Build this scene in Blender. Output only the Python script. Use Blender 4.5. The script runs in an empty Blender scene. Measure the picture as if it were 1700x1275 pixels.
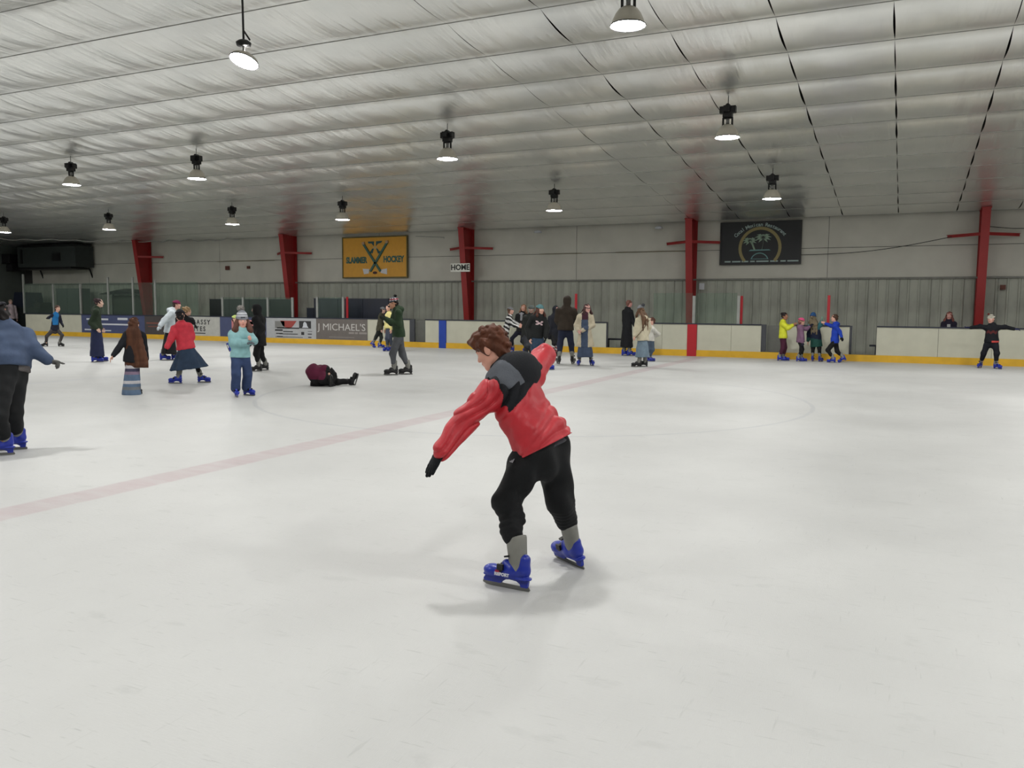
import bpy, math, random
import numpy as np
from mathutils import Matrix, Vector

random.seed(7)
RS = np.random.RandomState(7)
D2R = math.pi / 180
scene = bpy.context.scene
COL = scene.collection

# ------------------------------------------------------------------ camera
CAM_H, FPX = 1.5, 1375.0
YAW, PITCH, ROLL = 25.3 * D2R, -5.25 * D2R, 0.45 * D2R
_f = np.array([-math.sin(YAW) * math.cos(PITCH), math.cos(YAW) * math.cos(PITCH), math.sin(PITCH)])
_r = np.array([math.cos(YAW), math.sin(YAW), 0.0])
_u = np.cross(_r, _f)
CR = _r * math.cos(ROLL) + _u * math.sin(ROLL)
CU = -_r * math.sin(ROLL) + _u * math.cos(ROLL)
CC = np.array([0.0, 0.0, CAM_H])
cam_data = bpy.data.cameras.new('camera')
cam_data.sensor_width = 36.0
cam_data.lens = FPX / 1700 * 36
cam_data.clip_end = 300
cam = bpy.data.objects.new('camera', cam_data)
M = Matrix(((CR[0], CU[0], -_f[0], 0), (CR[1], CU[1], -_f[1], 0), (CR[2], CU[2], -_f[2], CAM_H), (0, 0, 0, 1)))
cam.matrix_world = M
COL.objects.link(cam)
scene.camera = cam

# ------------------------------------------------------------------ world, view, exposure
scene.view_settings.view_transform = 'Standard'
scene.view_settings.look = 'None'
scene.view_settings.gamma = 1.0
scene.view_settings.use_curve_mapping = False
scene.view_settings.exposure = 0.0
w = bpy.data.worlds.new('hall_air')
scene.world = w
w.use_nodes = True
w.node_tree.nodes['Background'].inputs[0].default_value = (0.5, 0.52, 0.5, 1)
w.node_tree.nodes['Background'].inputs[1].default_value = 0.05
LAMP_STRENGTH = 250.0
LAMP_COLOR = (1.0, 0.99, 0.965, 1)

# ------------------------------------------------------------------ survey helpers (photo pixel -> metre)
def ray(x, y):
    return _f + CR * ((x - 850) / FPX) - CU * ((y - 637.5) / FPX)
def on_ice(x, y, z=0.0):
    d = ray(x, y)
    return CC + d * (z - CAM_H) / d[2]
def on_plane(x, y, Y):
    d = ray(x, y)
    return CC + d * (Y / d[1])
def wx(x, Y, y=520):
    return float(on_plane(x, y, Y)[0])

# ------------------------------------------------------------------ materials
def lin(c):
    def f(v):
        v /= 255.0
        return v / 12.92 if v <= 0.04045 else ((v + 0.055) / 1.055) ** 2.4
    return (f(c[0]), f(c[1]), f(c[2]), 1.0)
_mats = {}
def mat(name, rgb, rough=0.7, metal=0.0, var=0.06, scale=6.0, bump=0.0, bscale=60.0, spec=0.5, emit=0.0, alpha=1.0, trans=0.0, sheen=0.0, stretch=None):
    """plain surface with a little uneven colour and relief"""
    if name in _mats:
        return _mats[name]
    m = bpy.data.materials.new(name)
    m.use_nodes = True
    nt = m.node_tree
    b = nt.nodes['Principled BSDF']
    c = lin(rgb)
    b.inputs['Roughness'].default_value = rough
    b.inputs['Metallic'].default_value = metal
    b.inputs['Specular IOR Level'].default_value = spec
    b.inputs['Base Color'].default_value = c
    if sheen:
        b.inputs['Sheen Weight'].default_value = sheen
    if trans:
        b.inputs['Transmission Weight'].default_value = trans
    if emit:
        b.inputs['Emission Color'].default_value = c
        b.inputs['Emission Strength'].default_value = emit
    if alpha < 1:
        b.inputs['Alpha'].default_value = alpha
    tc = nt.nodes.new('ShaderNodeTexCoord')
    src = tc.outputs['Object']
    if stretch:
        mp = nt.nodes.new('ShaderNodeMapping')
        mp.inputs['Scale'].default_value = stretch
        nt.links.new(src, mp.inputs['Vector'])
        src = mp.outputs['Vector']
    if var:
        n = nt.nodes.new('ShaderNodeTexNoise')
        n.inputs['Scale'].default_value = scale
        n.inputs['Detail'].default_value = 4
        nt.links.new(src, n.inputs['Vector'])
        r = nt.nodes.new('ShaderNodeMapRange')
        r.inputs['From Min'].default_value = 0.3
        r.inputs['From Max'].default_value = 0.7
        r.inputs['To Min'].default_value = 1 - var * 2
        r.inputs['To Max'].default_value = 1 + var
        nt.links.new(n.outputs['Fac'], r.inputs['Value'])
        mx = nt.nodes.new('ShaderNodeVectorMath')
        mx.operation = 'SCALE'
        mx.inputs[0].default_value = c[:3]
        nt.links.new(r.outputs['Result'], mx.inputs['Scale'])
        nt.links.new(mx.outputs['Vector'], b.inputs['Base Color'])
    if bump:
        n2 = nt.nodes.new('ShaderNodeTexNoise')
        n2.inputs['Scale'].default_value = bscale
        n2.inputs['Detail'].default_value = 3
        nt.links.new(src, n2.inputs['Vector'])
        bp = nt.nodes.new('ShaderNodeBump')
        bp.inputs['Strength'].default_value = bump
        bp.inputs['Distance'].default_value = 0.01
        nt.links.new(n2.outputs['Fac'], bp.inputs['Height'])
        nt.links.new(bp.outputs['Normal'], b.inputs['Normal'])
    _mats[name] = m
    return m
def cloth(name, rgb, rough=0.85, bump=0.25, bscale=160, var=0.1, sheen=0.0):
    return mat('cloth_' + name, rgb, rough, var=var, scale=9, bump=bump, bscale=bscale, sheen=sheen, spec=0.3)

# ------------------------------------------------------------------ mesh helpers
class MB:
    def __init__(s):
        s.v = []; s.f = []; s.mi = []; s.smooth = False
    def box(s, lo, hi, mi=0):
        n = len(s.v)
        (a, b, c), (d, e, f) = lo, hi
        s.v += [(a, b, c), (d, b, c), (d, e, c), (a, e, c), (a, b, f), (d, b, f), (d, e, f), (a, e, f)]
        s.f += [tuple(n + i for i in q) for q in ((0, 3, 2, 1), (4, 5, 6, 7), (0, 1, 5, 4), (1, 2, 6, 5), (2, 3, 7, 6), (3, 0, 4, 7))]
        s.mi += [mi] * 6
        return s
    def quad(s, pts, mi=0):
        n = len(s.v); s.v += [tuple(p) for p in pts]; s.f.append(tuple(range(n, n + len(pts)))); s.mi.append(mi)
        return s
    def prism(s, poly, y0, y1, mi=0):
        """poly of (x,z) extruded from y0 to y1"""
        n = len(s.v); k = len(poly)
        s.v += [(x, y0, z) for x, z in poly] + [(x, y1, z) for x, z in poly]
        s.f.append(tuple(n + i for i in range(k)))
        s.f.append(tuple(n + k + i for i in reversed(range(k))))
        for i in range(k):
            j = (i + 1) % k
            s.f.append((n + i, n + k + i, n + k + j, n + j))
        s.mi += [mi] * (k + 2)
        return s
    def bar(s, a, b, wd, ht, mi=0):
        a = Vector(a); b = Vector(b); d = (b - a).normalized()
        up = Vector((0, 0, 1)) if abs(d.z) < 0.95 else Vector((0, 1, 0))
        l = d.cross(up).normalized(); u = l.cross(d)
        n = len(s.v)
        for p in (a, b):
            for i, j in ((-1, -1), (1, -1), (1, 1), (-1, 1)):
                s.v.append(tuple(p + l * (wd / 2 * i) + u * (ht / 2 * j)))
        s.f += [tuple(n + i for i in q) for q in ((0, 1, 2, 3), (7, 6, 5, 4), (0, 4, 5, 1), (1, 5, 6, 2), (2, 6, 7, 3), (3, 7, 4, 0))]
        s.mi += [mi] * 6
        return s
    def tube(s, pts, r, seg=8, mi=0, cap=True):
        pts = [Vector(p) for p in pts]
        n0 = len(s.v)
        rr = r if isinstance(r, (list, tuple)) else [r] * len(pts)
        for i, p in enumerate(pts):
            d = (pts[min(i + 1, len(pts) - 1)] - pts[max(i - 1, 0)]).normalized()
            up = Vector((0, 0, 1)) if abs(d.z) < 0.9 else Vector((0, 1, 0))
            l = d.cross(up).normalized(); u = l.cross(d)
            for k in range(seg):
                a = 2 * math.pi * k / seg
                s.v.append(tuple(p + (l * math.cos(a) + u * math.sin(a)) * rr[i]))
        for i in range(len(pts) - 1):
            for k in range(seg):
                a = n0 + i * seg + k; b = n0 + i * seg + (k + 1) % seg
                s.f.append((a, b, b + seg, a + seg)); s.mi.append(mi)
        if cap:
            s.f.append(tuple(n0 + k for k in reversed(range(seg)))); s.mi.append(mi)
            m = n0 + (len(pts) - 1) * seg
            s.f.append(tuple(m + k for k in range(seg))); s.mi.append(mi)
        return s
    def lathe(s, prof, seg=24, mi=0, c=(0, 0, 0)):
        n0 = len(s.v)
        for r, z in prof:
            for k in range(seg):
                a = 2 * math.pi * k / seg
                s.v.append((c[0] + r * math.cos(a), c[1] + r * math.sin(a), c[2] + z))
        for i in range(len(prof) - 1):
            for k in range(seg):
                a = n0 + i * seg + k; b = n0 + i * seg + (k + 1) % seg
                s.f.append((a, b, b + seg, a + seg)); s.mi.append(mi)
        return s
    def build(s, name, mats, parent=None, smooth=False, loc=None):
        me = bpy.data.meshes.new(name)
        me.from_pydata(s.v, [], s.f)
        if not isinstance(mats, (list, tuple)):
            mats = [mats]
        for m in mats:
            me.materials.append(m)
        if len(mats) > 1:
            me.polygons.foreach_set('material_index', s.mi)
        if smooth:
            me.polygons.foreach_set('use_smooth', [True] * len(me.polygons))
        me.update()
        return link(name, me, parent, loc)
def link(name, me, parent=None, loc=None):
    o = bpy.data.objects.new(name, me)
    COL.objects.link(o)
    if parent is not None:
        o.parent = parent
    if loc is not None:
        o.location = loc
    return o
def tag(o, label=None, cat=None, group=None, kind=None):
    if label: o['label'] = label
    if cat: o['category'] = cat
    if group: o['group'] = group
    if kind: o['kind'] = kind
    return o
def thing(name, label, cat, loc=(0, 0, 0), rz=0.0, group=None):
    o = bpy.data.objects.new(name, None)
    o.empty_display_size = 0.2
    COL.objects.link(o)
    o.location = loc
    o.rotation_euler = (0, 0, rz)
    return tag(o, label, cat, group)
def struct(o):
    o['kind'] = 'structure'
    return o
def copy_tree(o, parent=None):
    c = o.copy(); COL.objects.link(c)
    if parent is not None:
        c.parent = parent
    for ch in list(o.children):
        copy_tree(ch, c)
    return c
def text_obj(name, s, size, m, parent, loc, rot=(math.pi / 2, 0, 0), extrude=0.004, align='CENTER', bold=0.0, sx=1.0, spacing=1.0):
    cu = bpy.data.curves.new('t', 'FONT')
    cu.body = s; cu.size = size; cu.extrude = extrude; cu.align_x = align; cu.align_y = 'CENTER'
    cu.offset = bold; cu.space_character = spacing; cu.resolution_u = 3
    t = bpy.data.objects.new('t', cu); COL.objects.link(t)
    dg = bpy.context.evaluated_depsgraph_get()
    me = bpy.data.meshes.new_from_object(t.evaluated_get(dg))
    bpy.data.objects.remove(t); bpy.data.curves.remove(cu)
    me.name = name
    me.materials.clear(); me.materials.append(m)
    o = link(name, me, parent)
    o.location = loc; o.rotation_euler = rot; o.scale = (sx, 1, 1)
    return o
# ================================================================== THE HALL
YB = 26.55          # ice-side face of the far boards
YW = 29.0           # far wall
EAVE = 4.53
SL = 0.083
RIDGE = 9.2
XL, XR = -42.5, 24.5
YN = -10.6          # near wall
def roof_z(Y):
    return EAVE + SL * (29 - Y) if Y > RIDGE else EAVE + SL * (29 - RIDGE) - SL * (RIDGE - Y)

m_white = mat('board_white', (190, 189, 172), 0.35, var=0.03, scale=3, bump=0.05)
m_yellow = mat('kick_yellow', (214, 168, 42), 0.45, var=0.05, scale=4)
m_cap = mat('rail_navy', (28, 34, 52), 0.5)
m_red = mat('column_red', (146, 29, 29), 0.5, var=0.06, scale=2, bump=0.1, bscale=20)
m_dark = mat('dark_metal', (22, 22, 24), 0.6)
m_black = mat('black_enamel', (14, 14, 15), 0.45)
m_conc = mat('walkway_concrete', (92, 92, 86), 0.85, var=0.1, scale=1.5, bump=0.2)
m_post = mat('post_aluminium', (150, 152, 148), 0.45, metal=0.3)
m_blue = mat('stripe_blue', (24, 62, 158), 0.4, var=0.03)
m_stripe_red = mat('stripe_red', (172, 26, 38), 0.4, var=0.03)

# ---- ice
def ice_material():
    m = bpy.data.materials.new('ice'); m.use_nodes = True
    nt = m.node_tree; N = nt.nodes; L = nt.links
    b = N['Principled BSDF']
    tc = N.new('ShaderNodeTexCoord')
    sep = N.new('ShaderNodeSeparateXYZ'); L.new(tc.outputs['Object'], sep.inputs[0])
    def math_(op, a, bb=None, c=None, clamp=False):
        n = N.new('ShaderNodeMath'); n.operation = op; n.use_clamp = clamp
        for i, v in enumerate((a, bb, c)):
            if v is None: continue
            if isinstance(v, (int, float)): n.inputs[i].default_value = v
            else: L.new(v, n.inputs[i])
        return n.outputs[0]
    def noise(scale, detail=4, st=None, rot=0, rough=0.55):
        src = tc.outputs['Object']
        if st:
            mp = N.new('ShaderNodeMapping'); mp.inputs['Scale'].default_value = st; mp.inputs['Rotation'].default_value = (0, 0, rot)
            L.new(src, mp.inputs['Vector']); src = mp.outputs['Vector']
        n = N.new('ShaderNodeTexNoise'); n.inputs['Scale'].default_value = scale; n.inputs['Detail'].default_value = detail
        n.inputs['Roughness'].default_value = rough
        L.new(src, n.inputs['Vector']); return n.outputs['Fac']
    def band(v, c, hw, soft):
        d = math_('ABSOLUTE', math_('SUBTRACT', v, c))
        return math_('SUBTRACT', 1.0, math_('DIVIDE', math_('SUBTRACT', d, hw), soft, None, True), None, True)
    def mix(fac, a, col):
        n = N.new('ShaderNodeMix'); n.data_type = 'RGBA'
        L.new(fac, n.inputs['Factor']); 
        if isinstance(a, tuple): n.inputs[6].default_value = a
        else: L.new(a, n.inputs[6])
        n.inputs[7].default_value = col
        return n.outputs[2]
    big = noise(0.35, 5)
    r = N.new('ShaderNodeValToRGB')
    r.color_ramp.elements[0].position = 0.3; r.color_ramp.elements[0].color = (0.452, 0.455, 0.447, 1)
    r.color_ramp.elements[1].position = 0.72; r.color_ramp.elements[1].color = (0.556, 0.560, 0.549, 1)
    L.new(big, r.inputs[0])
    col = r.outputs[0]
    X, Y = sep.outputs[0], sep.outputs[1]
    jit = math_('MULTIPLY', math_('SUBTRACT', noise(3.0, 4), 0.5), 0.05)
    Xj = math_('ADD', X, jit)
    worn = math_('MULTIPLY', math_('ADD', noise(2.2, 6, (1, 4, 1)), 0.05), 1.0, None, True)
    redl = math_('MULTIPLY', math_('MULTIPLY', band(Xj, -5.78, 0.155, 0.04), worn), 0.62)
    col = mix(redl, col, (0.38, 0.23, 0.26, 1))
    for bx in (-14.95, 3.3):
        bl = math_('MULTIPLY', math_('MULTIPLY', band(Xj, bx, 0.13, 0.05), worn), 0.22)
        col = mix(bl, col, (0.30, 0.33, 0.42, 1))
    # worn centre circle
    dx = math_('ADD', X, 5.75); dy = math_('SUBTRACT', Y, 12.95)
    rad = math_('SQRT', math_('ADD', math_('MULTIPLY', dx, dx), math_('MULTIPLY', dy, dy)))
    ci = math_('MULTIPLY', math_('MULTIPLY', band(math_('ADD', rad, jit), 4.55, 0.022, 0.02), worn), 0.50)
    col = mix(ci, col, (0.28, 0.30, 0.34, 1))
    # skate marks, dirt and scuffs
    for sc, st, ro, lo, amt, cc in ((5.0, (1, 9, 1), 0.5, 0.635, 0.30, (0.27, 0.28, 0.27, 1)), (4.0, (10, 1, 1), 0.3, 0.645, 0.26, (0.29, 0.30, 0.29, 1)),
                                    (7.0, (1, 7, 1), -0.8, 0.655, 0.32, (0.26, 0.27, 0.26, 1)), (3.0, (1, 2, 1), 0.2, 0.62, 0.20, (0.33, 0.34, 0.33, 1))):
        n = noise(sc, 4, st, ro)
        f = math_('MULTIPLY', math_('MULTIPLY', math_('SUBTRACT', n, lo), 12.0, None, True), amt)
        col = mix(f, col, cc)
    L.new(col, b.inputs['Base Color'])
    b.inputs['Specular IOR Level'].default_value = 0.28
    rg = N.new('ShaderNodeMapRange'); rg.inputs['To Min'].default_value = 0.34; rg.inputs['To Max'].default_value = 0.6
    L.new(noise(1.2, 6), rg.inputs['Value']); L.new(rg.outputs[0], b.inputs['Roughness'])
    bp = N.new('ShaderNodeBump'); bp.inputs['Strength'].default_value = 0.35; bp.inputs['Distance'].default_value = 0.004
    hsum = math_('ADD', noise(18, 5, (1, 6, 1), 0.6), noise(40, 3, (5, 1, 1), 0.2))
    L.new(hsum, bp.inputs['Height']); L.new(bp.outputs[0], b.inputs['Normal'])
    return m
ice = MB().box((XL + 3.5, -0.75, -0.05), (XR - 1, YB + 0.05, 0)).build('floor', ice_material())
struct(ice)
wf = MB().box((XL, YB + 0.06, -0.06), (XR, YW + 0.2, -0.01)).build('floor', m_conc); struct(wf)
wf = MB().box((XL - 0.2, YN, -0.06), (XR + 0.2, -0.76, -0.01)).build('floor', m_conc); struct(wf)
wf = MB().box((XL - 0.2, -0.76, -0.06), (XL + 3.49, YB + 0.06, -0.01)).build('floor', m_conc); struct(wf)

# ---- far wall: insulation panels above, ribbed steel sheets below
m_insul = mat('wall_insulation', (186, 184, 174), 0.5, var=0.05, scale=1.2, bump=0.5, bscale=3.0)
m_rib = mat('ribbed_steel', (158, 160, 149), 0.6, var=0.16, scale=1.6, bump=0.15, bscale=8, stretch=(1, 1, 0.6))
back = MB().box((XL, YW + 0.08, -0.05), (XR, YW + 0.2, EAVE + 0.3)).build('wall_back', mat('wall_core', (60, 60, 58), 0.9)); struct(back)
colX = [-33.1, -24.25, -15.5, -6.75, 2.0, 10.75, 19.5]
def billow(x0, x1, z0, z1, seed):
    mb = MB(); nx, nz = 14, 6
    rs = np.random.RandomState(seed)
    ph = rs.rand(4) * 6
    for j in range(nz + 1):
        for i in range(nx + 1):
            u, v = i / nx, j / nz
            e = min(1, 6 * min(u, 1 - u) + 0.2) * min(1, 5 * min(v, 1 - v) + 0.15)
            d = e * (0.03 + 0.012 * math.sin(9 * u + ph[0] + 3 * v) + 0.008 * math.sin(17 * u - 5 * v + ph[1]))
            mb.v.append((x0 + (x1 - x0) * u, YW + 0.05 - d, z0 + (z1 - z0) * v))
    for j in range(nz):
        for i in range(nx):
            a = j * (nx + 1) + i
            mb.f.append((a, a + 1, a + nx + 2, a + nx + 1)); mb.mi.append(0)
    return mb
sd = 0
bayX = [-41.85] + colX
for k in range(len(bayX) - 1):
    a, b_ = bayX[k], bayX[k + 1]
    for q in range(2):
        x0 = a + (b_ - a) * q / 2; x1 = a + (b_ - a) * (q + 1) / 2
        for z0, z1 in ((2.56, 3.52), (3.535, EAVE + 0.04)):
            sd += 1
            billow(x0 + 0.006, x1 - 0.006, z0, z1, sd).build('insulation_panel', m_insul, back, smooth=True)
rib_me = None
pitch = 0.3
for i in range(int((XR - XL) / 0.9)):
    x0 = XL + i * 0.9
    if x0 > 9: break
    if rib_me is None:
        mb = MB(); prof = []
        for k in range(3):
            c = k * pitch
            prof += [(c, 0), (c + 0.20, 0), (c + 0.225, -0.022), (c + 0.265, -0.022), (c + 0.285, 0)]
        prof.append((0.895, 0))
        n = len(prof)
        for z in (0, 2.5):
            mb.v += [(px_, py_, z) for px_, py_ in prof]
        for k in range(n - 1):
            mb.f.append((k, k + 1, n + k + 1, n + k)); mb.mi.append(0)
        o = mb.build('steel_sheet', m_rib, back); rib_me = o.data
    else:
        o = link('steel_sheet', rib_me, back)
    o.location = (x0, YW + 0.04 + 0.006 * (i % 2), 0)
MB().box((9, YW, 0), (XR, YW + 0.05, 2.5)).build('steel_sheet', m_rib, back)
MB().box((XL, YW - 0.035, 2.5), (XR, YW + 0.05, 2.555)).build('wall_girt', mat('girt_grey', (118, 118, 112), 0.6, var=0.12), back)
for x0, x1, z in ((-12.6, -10.9, 3.53), (-9.6, -6.9, 3.53), (-28.8, -25.4, 3.52), (-5.2, -5.0, 3.53)):
    MB().box((x0, YW - 0.01, z - 0.012), (x1, YW + 0.01, z + 0.008)).build('seam_strip', mat('seam_brown', (92, 78, 44), 0.7), back)

# ---- other walls (partly outside the frame)
m_end = mat('end_wall_paint', (70, 76, 72), 0.8, var=0.1, scale=1)
wl = MB().box((XL - 0.2, YN, -0.05), (XL, YW + 0.2, 6.3)).build('wall_left', m_end); struct(wl)
wr = MB().box((XR, YN, -0.05), (XR + 0.2, YW + 0.2, 6.3)).build('wall_right', m_insul); struct(wr)
wn = MB().box((XL - 0.2, YN - 0.2, -0.05), (XR + 0.2, YN, 5.2)).build('wall_front', m_insul); struct(wn)

# ---- ceiling: foil-faced insulation in long rolls, pinched at every purlin
def foil_material():
    m = bpy.data.materials.new('ceiling_foil'); m.use_nodes = True
    nt = m.node_tree; N = nt.nodes; L = nt.links
    b = N['Principled BSDF']
    b.inputs['Metallic'].default_value = 0.9
    b.inputs['Roughness'].default_value = 0.285
    tc = N.new('ShaderNodeTexCoord')
    n = N.new('ShaderNodeTexNoise'); n.inputs['Scale'].default_value = 0.9; n.inputs['Detail'].default_value = 5
    L.new(tc.outputs['Object'], n.inputs['Vector'])
    r = N.new('ShaderNodeValToRGB')
    r.color_ramp.elements[0].position = 0.3; r.color_ramp.elements[0].color = (0.84, 0.85, 0.83, 1)
    r.color_ramp.elements[1].position = 0.7; r.color_ramp.elements[1].color = (0.95, 0.95, 0.92, 1)
    L.new(n.outputs['Fac'], r.inputs[0]); L.new(r.outputs[0], b.inputs['Base Color'])
    # creases running up the slope
    prev = None
    for sc, st, ro, di, s_ in ((1.0, (3.2, 0.35, 1), 0.12, 0.05, 0.5), (1.0, (9, 0.7, 1), -0.1, 0.02, 0.4), (14, (1, 1, 1), 0, 0.002, 0.15)):
        mp = N.new('ShaderNodeMapping'); mp.inputs['Scale'].default_value = st; mp.inputs['Rotation'].default_value = (0, 0, ro)
        L.new(tc.outputs['Object'], mp.inputs['Vector'])
        t = N.new('ShaderNodeTexNoise'); t.inputs['Scale'].default_value = sc; t.inputs['Detail'].default_value = 3
        L.new(mp.outputs[0], t.inputs['Vector'])
        bp = N.new('ShaderNodeBump'); bp.inputs['Strength'].default_value = s_; bp.inputs['Distance'].default_value = di
        L.new(t.outputs['Fac'], bp.inputs['Height'])
        if prev is not None: L.new(prev, bp.inputs['Normal'])
        prev = bp.outputs[0]
    L.new(prev, b.inputs['Normal'])
    return m
m_foil = foil_material()
ceil = MB()
for Ya, Yb in ((YN - 0.2, RIDGE), (RIDGE, YW + 0.2)):
    za, zb = roof_z(Ya) + 0.22, roof_z(Yb) + 0.22
    ceil.quad([(XL - 0.2, Ya, za), (XR + 0.2, Ya, za), (XR + 0.2, Yb, zb), (XL - 0.2, Yb, zb)])
    ceil.quad([(XL - 0.2, Ya, za + 0.1), (XL - 0.2, Yb, zb + 0.1), (XR + 0.2, Yb, zb + 0.1), (XR + 0.2, Ya, za + 0.1)])
ceil = ceil.build('ceiling', mat('roof_deck', (52, 52, 50), 0.8)); struct(ceil)
PUR = 1.432
purl = [28.95 - PUR * i for i in range(29)]
def roll(x0, x1, seed, gap, coarse=False):
    rs = np.random.RandomState(seed)
    mb = MB(); nx = 3 if coarse else 9
    ys = []
    sub = 3 if coarse else 7
    for i in range(len(purl) - 1):
        for k in range(sub):
            ys.append((purl[i] - PUR * k / sub, i, k / sub))
    ys.append((purl[-1], len(purl) - 2, 1.0))
    left_w = max(0, min(1, (-9 - x0) / 10))          # the left rolls are more crumpled
    amp = rs.rand(len(purl)) * 0.03 + 0.03
    ph = rs.rand(len(purl), 5) * 6.28
    e0, e1 = gap * (0.5 + rs.rand(len(purl))), gap * (0.5 + rs.rand(len(purl)))
    for Y, ci, f in ys:
        for i in range(nx + 1):
            u = i / nx
            g0 = e0[ci] * math.sin(math.pi * f); g1 = e1[ci] * math.sin(math.pi * f)
            x = x0 + g0 + (x1 - x0 - g0 - g1) * u
            sag = (0.052 + (amp[ci] - 0.045) * math.sin(math.pi * u)) * math.sin(math.pi * f) ** 0.8
            wr_ = (0.006 + 0.010 * left_w) * math.sin(math.pi * f) * min(1, 5 * min(u, 1 - u)) * (math.sin(9 * u + 3.0 * f + ph[ci][0]) + 0.6 * math.sin(21 * u - 4 * f + ph[ci][1]))
            tear = -0.012 * left_w * math.sin(math.pi * f) if i in (0, nx) else 0
            mb.v.append((x, Y, roof_z(Y) - sag + wr_ + tear))
    for j in range(len(ys) - 1):
        for i in range(nx):
            a = j * (nx + 1) + i
            mb.f.append((a, a + 1, a + nx + 2, a + nx + 1)); mb.mi.append(0)
    mb.build('insulation_roll', m_foil, ceil, smooth=True)
seams = [1.25 - 1.6 * k for k in range(29)]
seams = [s for s in seams if s > XL] + [XL]
allx = [XR] + [1.25 + 1.6 * k for k in range(14, 0, -1)] + seams
for k in range(len(allx) - 1):
    x1, x0 = allx[k], allx[k + 1]
    roll(x0, x1, 100 + k, 0.016 if x0 > -7.5 else 0.0, coarse=(x0 > 6))
m_band = mat('support_band', (150, 150, 145), 0.5, metal=0.3)
for i, Y in enumerate(purl):
    if Y < 4: break
    MB().box((XL, Y - 0.008, roof_z(Y) - 0.009), (XR, Y + 0.008, roof_z(Y) + 0.004)).build('support_band', m_band, ceil)
# loose edge of the liner hanging along the far eave at the left end
pts = []
for i in range(40):
    x = -41 + i * 0.36
    t_ = i / 39
    pts.append((x, 25.2 + 3.3 * min(1, t_ * 1.7), 4.66 - 0.22 * t_ ** 0.6 + 0.035 * math.sin(i * 1.9) + 0.02 * math.sin(i * 0.7)))
tag(MB().tube(pts, 0.022, 6).build('liner_cord', mat('cord_pale', (150, 150, 146), 0.6), smooth=True),
    'pale wavy cord running along the dark ceiling edge above the left corner', 'cord')

# ---- rigid frame columns (tapered, wide at the top) with flange braces
n_lab = ['red tapered steel column behind the glass at the far left, beside the wall-hung air unit',
         'red tapered steel column left of the yellow hockey sign',
         'red tapered steel column carrying the small white HOME sign',
         'red steel column behind the red stripe of the boards, left of the black palm tree sign',
         'red steel column at the right, behind the skater with both arms on the boards']
for k, x in enumerate(colX):
    t = thing('steel_column', n_lab[k] if k < 5 else 'red tapered steel column outside the picture on the far wall', 'column', (x, 0, 0), 0, 'red frame columns along the far wall')
    d0, d1, fw = 0.28, 0.92, 0.23
    zt = EAVE + 0.02
    yi0, yi1 = YW - d0, YW - d1
    mb = MB()
    # inner flange (slanted), web, outer flange
    t2 = 0.02
    def slab(ya0, ya1, yb0, yb1, hw):
        n = len(mb.v)
        mb.v += [(-hw, ya0, -0.01), (hw, ya0, -0.01), (hw, ya1, -0.01), (-hw, ya1, -0.01), (-hw, yb0, zt), (hw, yb0, zt), (hw, yb1, zt), (-hw, yb1, zt)]
        mb.f.extend([tuple(n + i for i in q) for q in ((0, 3, 2, 1), (4, 5, 6, 7), (0, 1, 5, 4), (1, 2, 6, 5), (2, 3, 7, 6), (3, 0, 4, 7))])
        mb.mi.extend([0] * 6)
    slab(yi0, yi0 + t2, yi1, yi1 + t2, fw / 2)
    mb.build('inner_flange', m_red, t)
    mb = MB(); slab(yi0 + t2, YW - 0.03, yi1 + t2, YW - 0.03, 0.006); mb.build('web', m_red, t)
    mb = MB(); slab(YW - 0.03, YW - 0.01, YW - 0.03, YW - 0.01, fw / 2); mb.build('outer_flange', m_red, t)
    MB().box((-fw / 2 - 0.02, yi1 - 0.01, zt - 0.03), (fw / 2 + 0.02, YW - 0.01, zt)).build('cap_plate', m_red, t)
    zb = 3.78
    yb_ = yi0 + (yi1 - yi0) * zb / zt
    for s_ in (-1, 1):
        MB().bar((s_ * 0.09, yb_ + 0.03, zb), (s_ * 0.95, YW - 0.05, zb + 0.0), 0.012, 0.09).bar((s_ * 0.09, yb_ + 0.06, zb + 0.04), (s_ * 0.95, YW - 0.02, zb + 0.04), 0.09, 0.012).build('brace', m_red, t)
# white label plate with black lettering on the HOME column
hs = thing('home_sign', 'small white sign reading HOME on the third red column', 'sign', (colX[2] - 0.08, YW - 0.78, 3.03))
MB().box((-0.42, -0.012, -0.16), (0.42, 0.012, 0.16)).build('sign_board', mat('sign_white', (222, 222, 214), 0.5), hs)
text_obj('lettering', 'HOME', 0.29, m_black, hs, (0, -0.016, 0), bold=0.008, sx=1.0)

# ---- dasher boards
m_ad_blue = mat('ad_blue', (66, 74, 108), 0.45, var=0.04)
m_ad_brown = mat('ad_brown', (66, 60, 60), 0.45, var=0.06)
m_ad_light = mat('ad_light', (176, 176, 170), 0.45, var=0.04)
m_ad_grey = mat('ad_grey', (104, 98, 94), 0.45, var=0.04)
m_gatepost = mat('gate_frame', (62, 64, 70), 0.5)
m_gate = mat('gate_panel', (96, 97, 92), 0.5, var=0.05)
ZT, ZK = 1.02, 0.2
runs = [ # (label, [pixel edges of panels], material list)
    ('white and advert-covered dasher boards along the left half of the far side', [42, 135, 240, 272, 365, 442, 525, 610, 680], None),
    ('white dasher boards with the blue stripe behind the red-jacketed skater', [706, 729, 741, 850, 930, 1007], {1: m_blue}),
    ('white dasher boards with the red centre stripe under the clear shields', [1050, 1100, 1142, 1158, 1215, 1265], {2: m_stripe_red}),
    ('short white dasher board run behind the children in a row', [1307, 1360, 1412], None),
    ('long white dasher boards at the right where a skater rests both arms', [1457, 1560, 1650, 1760, 1880], None)]
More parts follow.
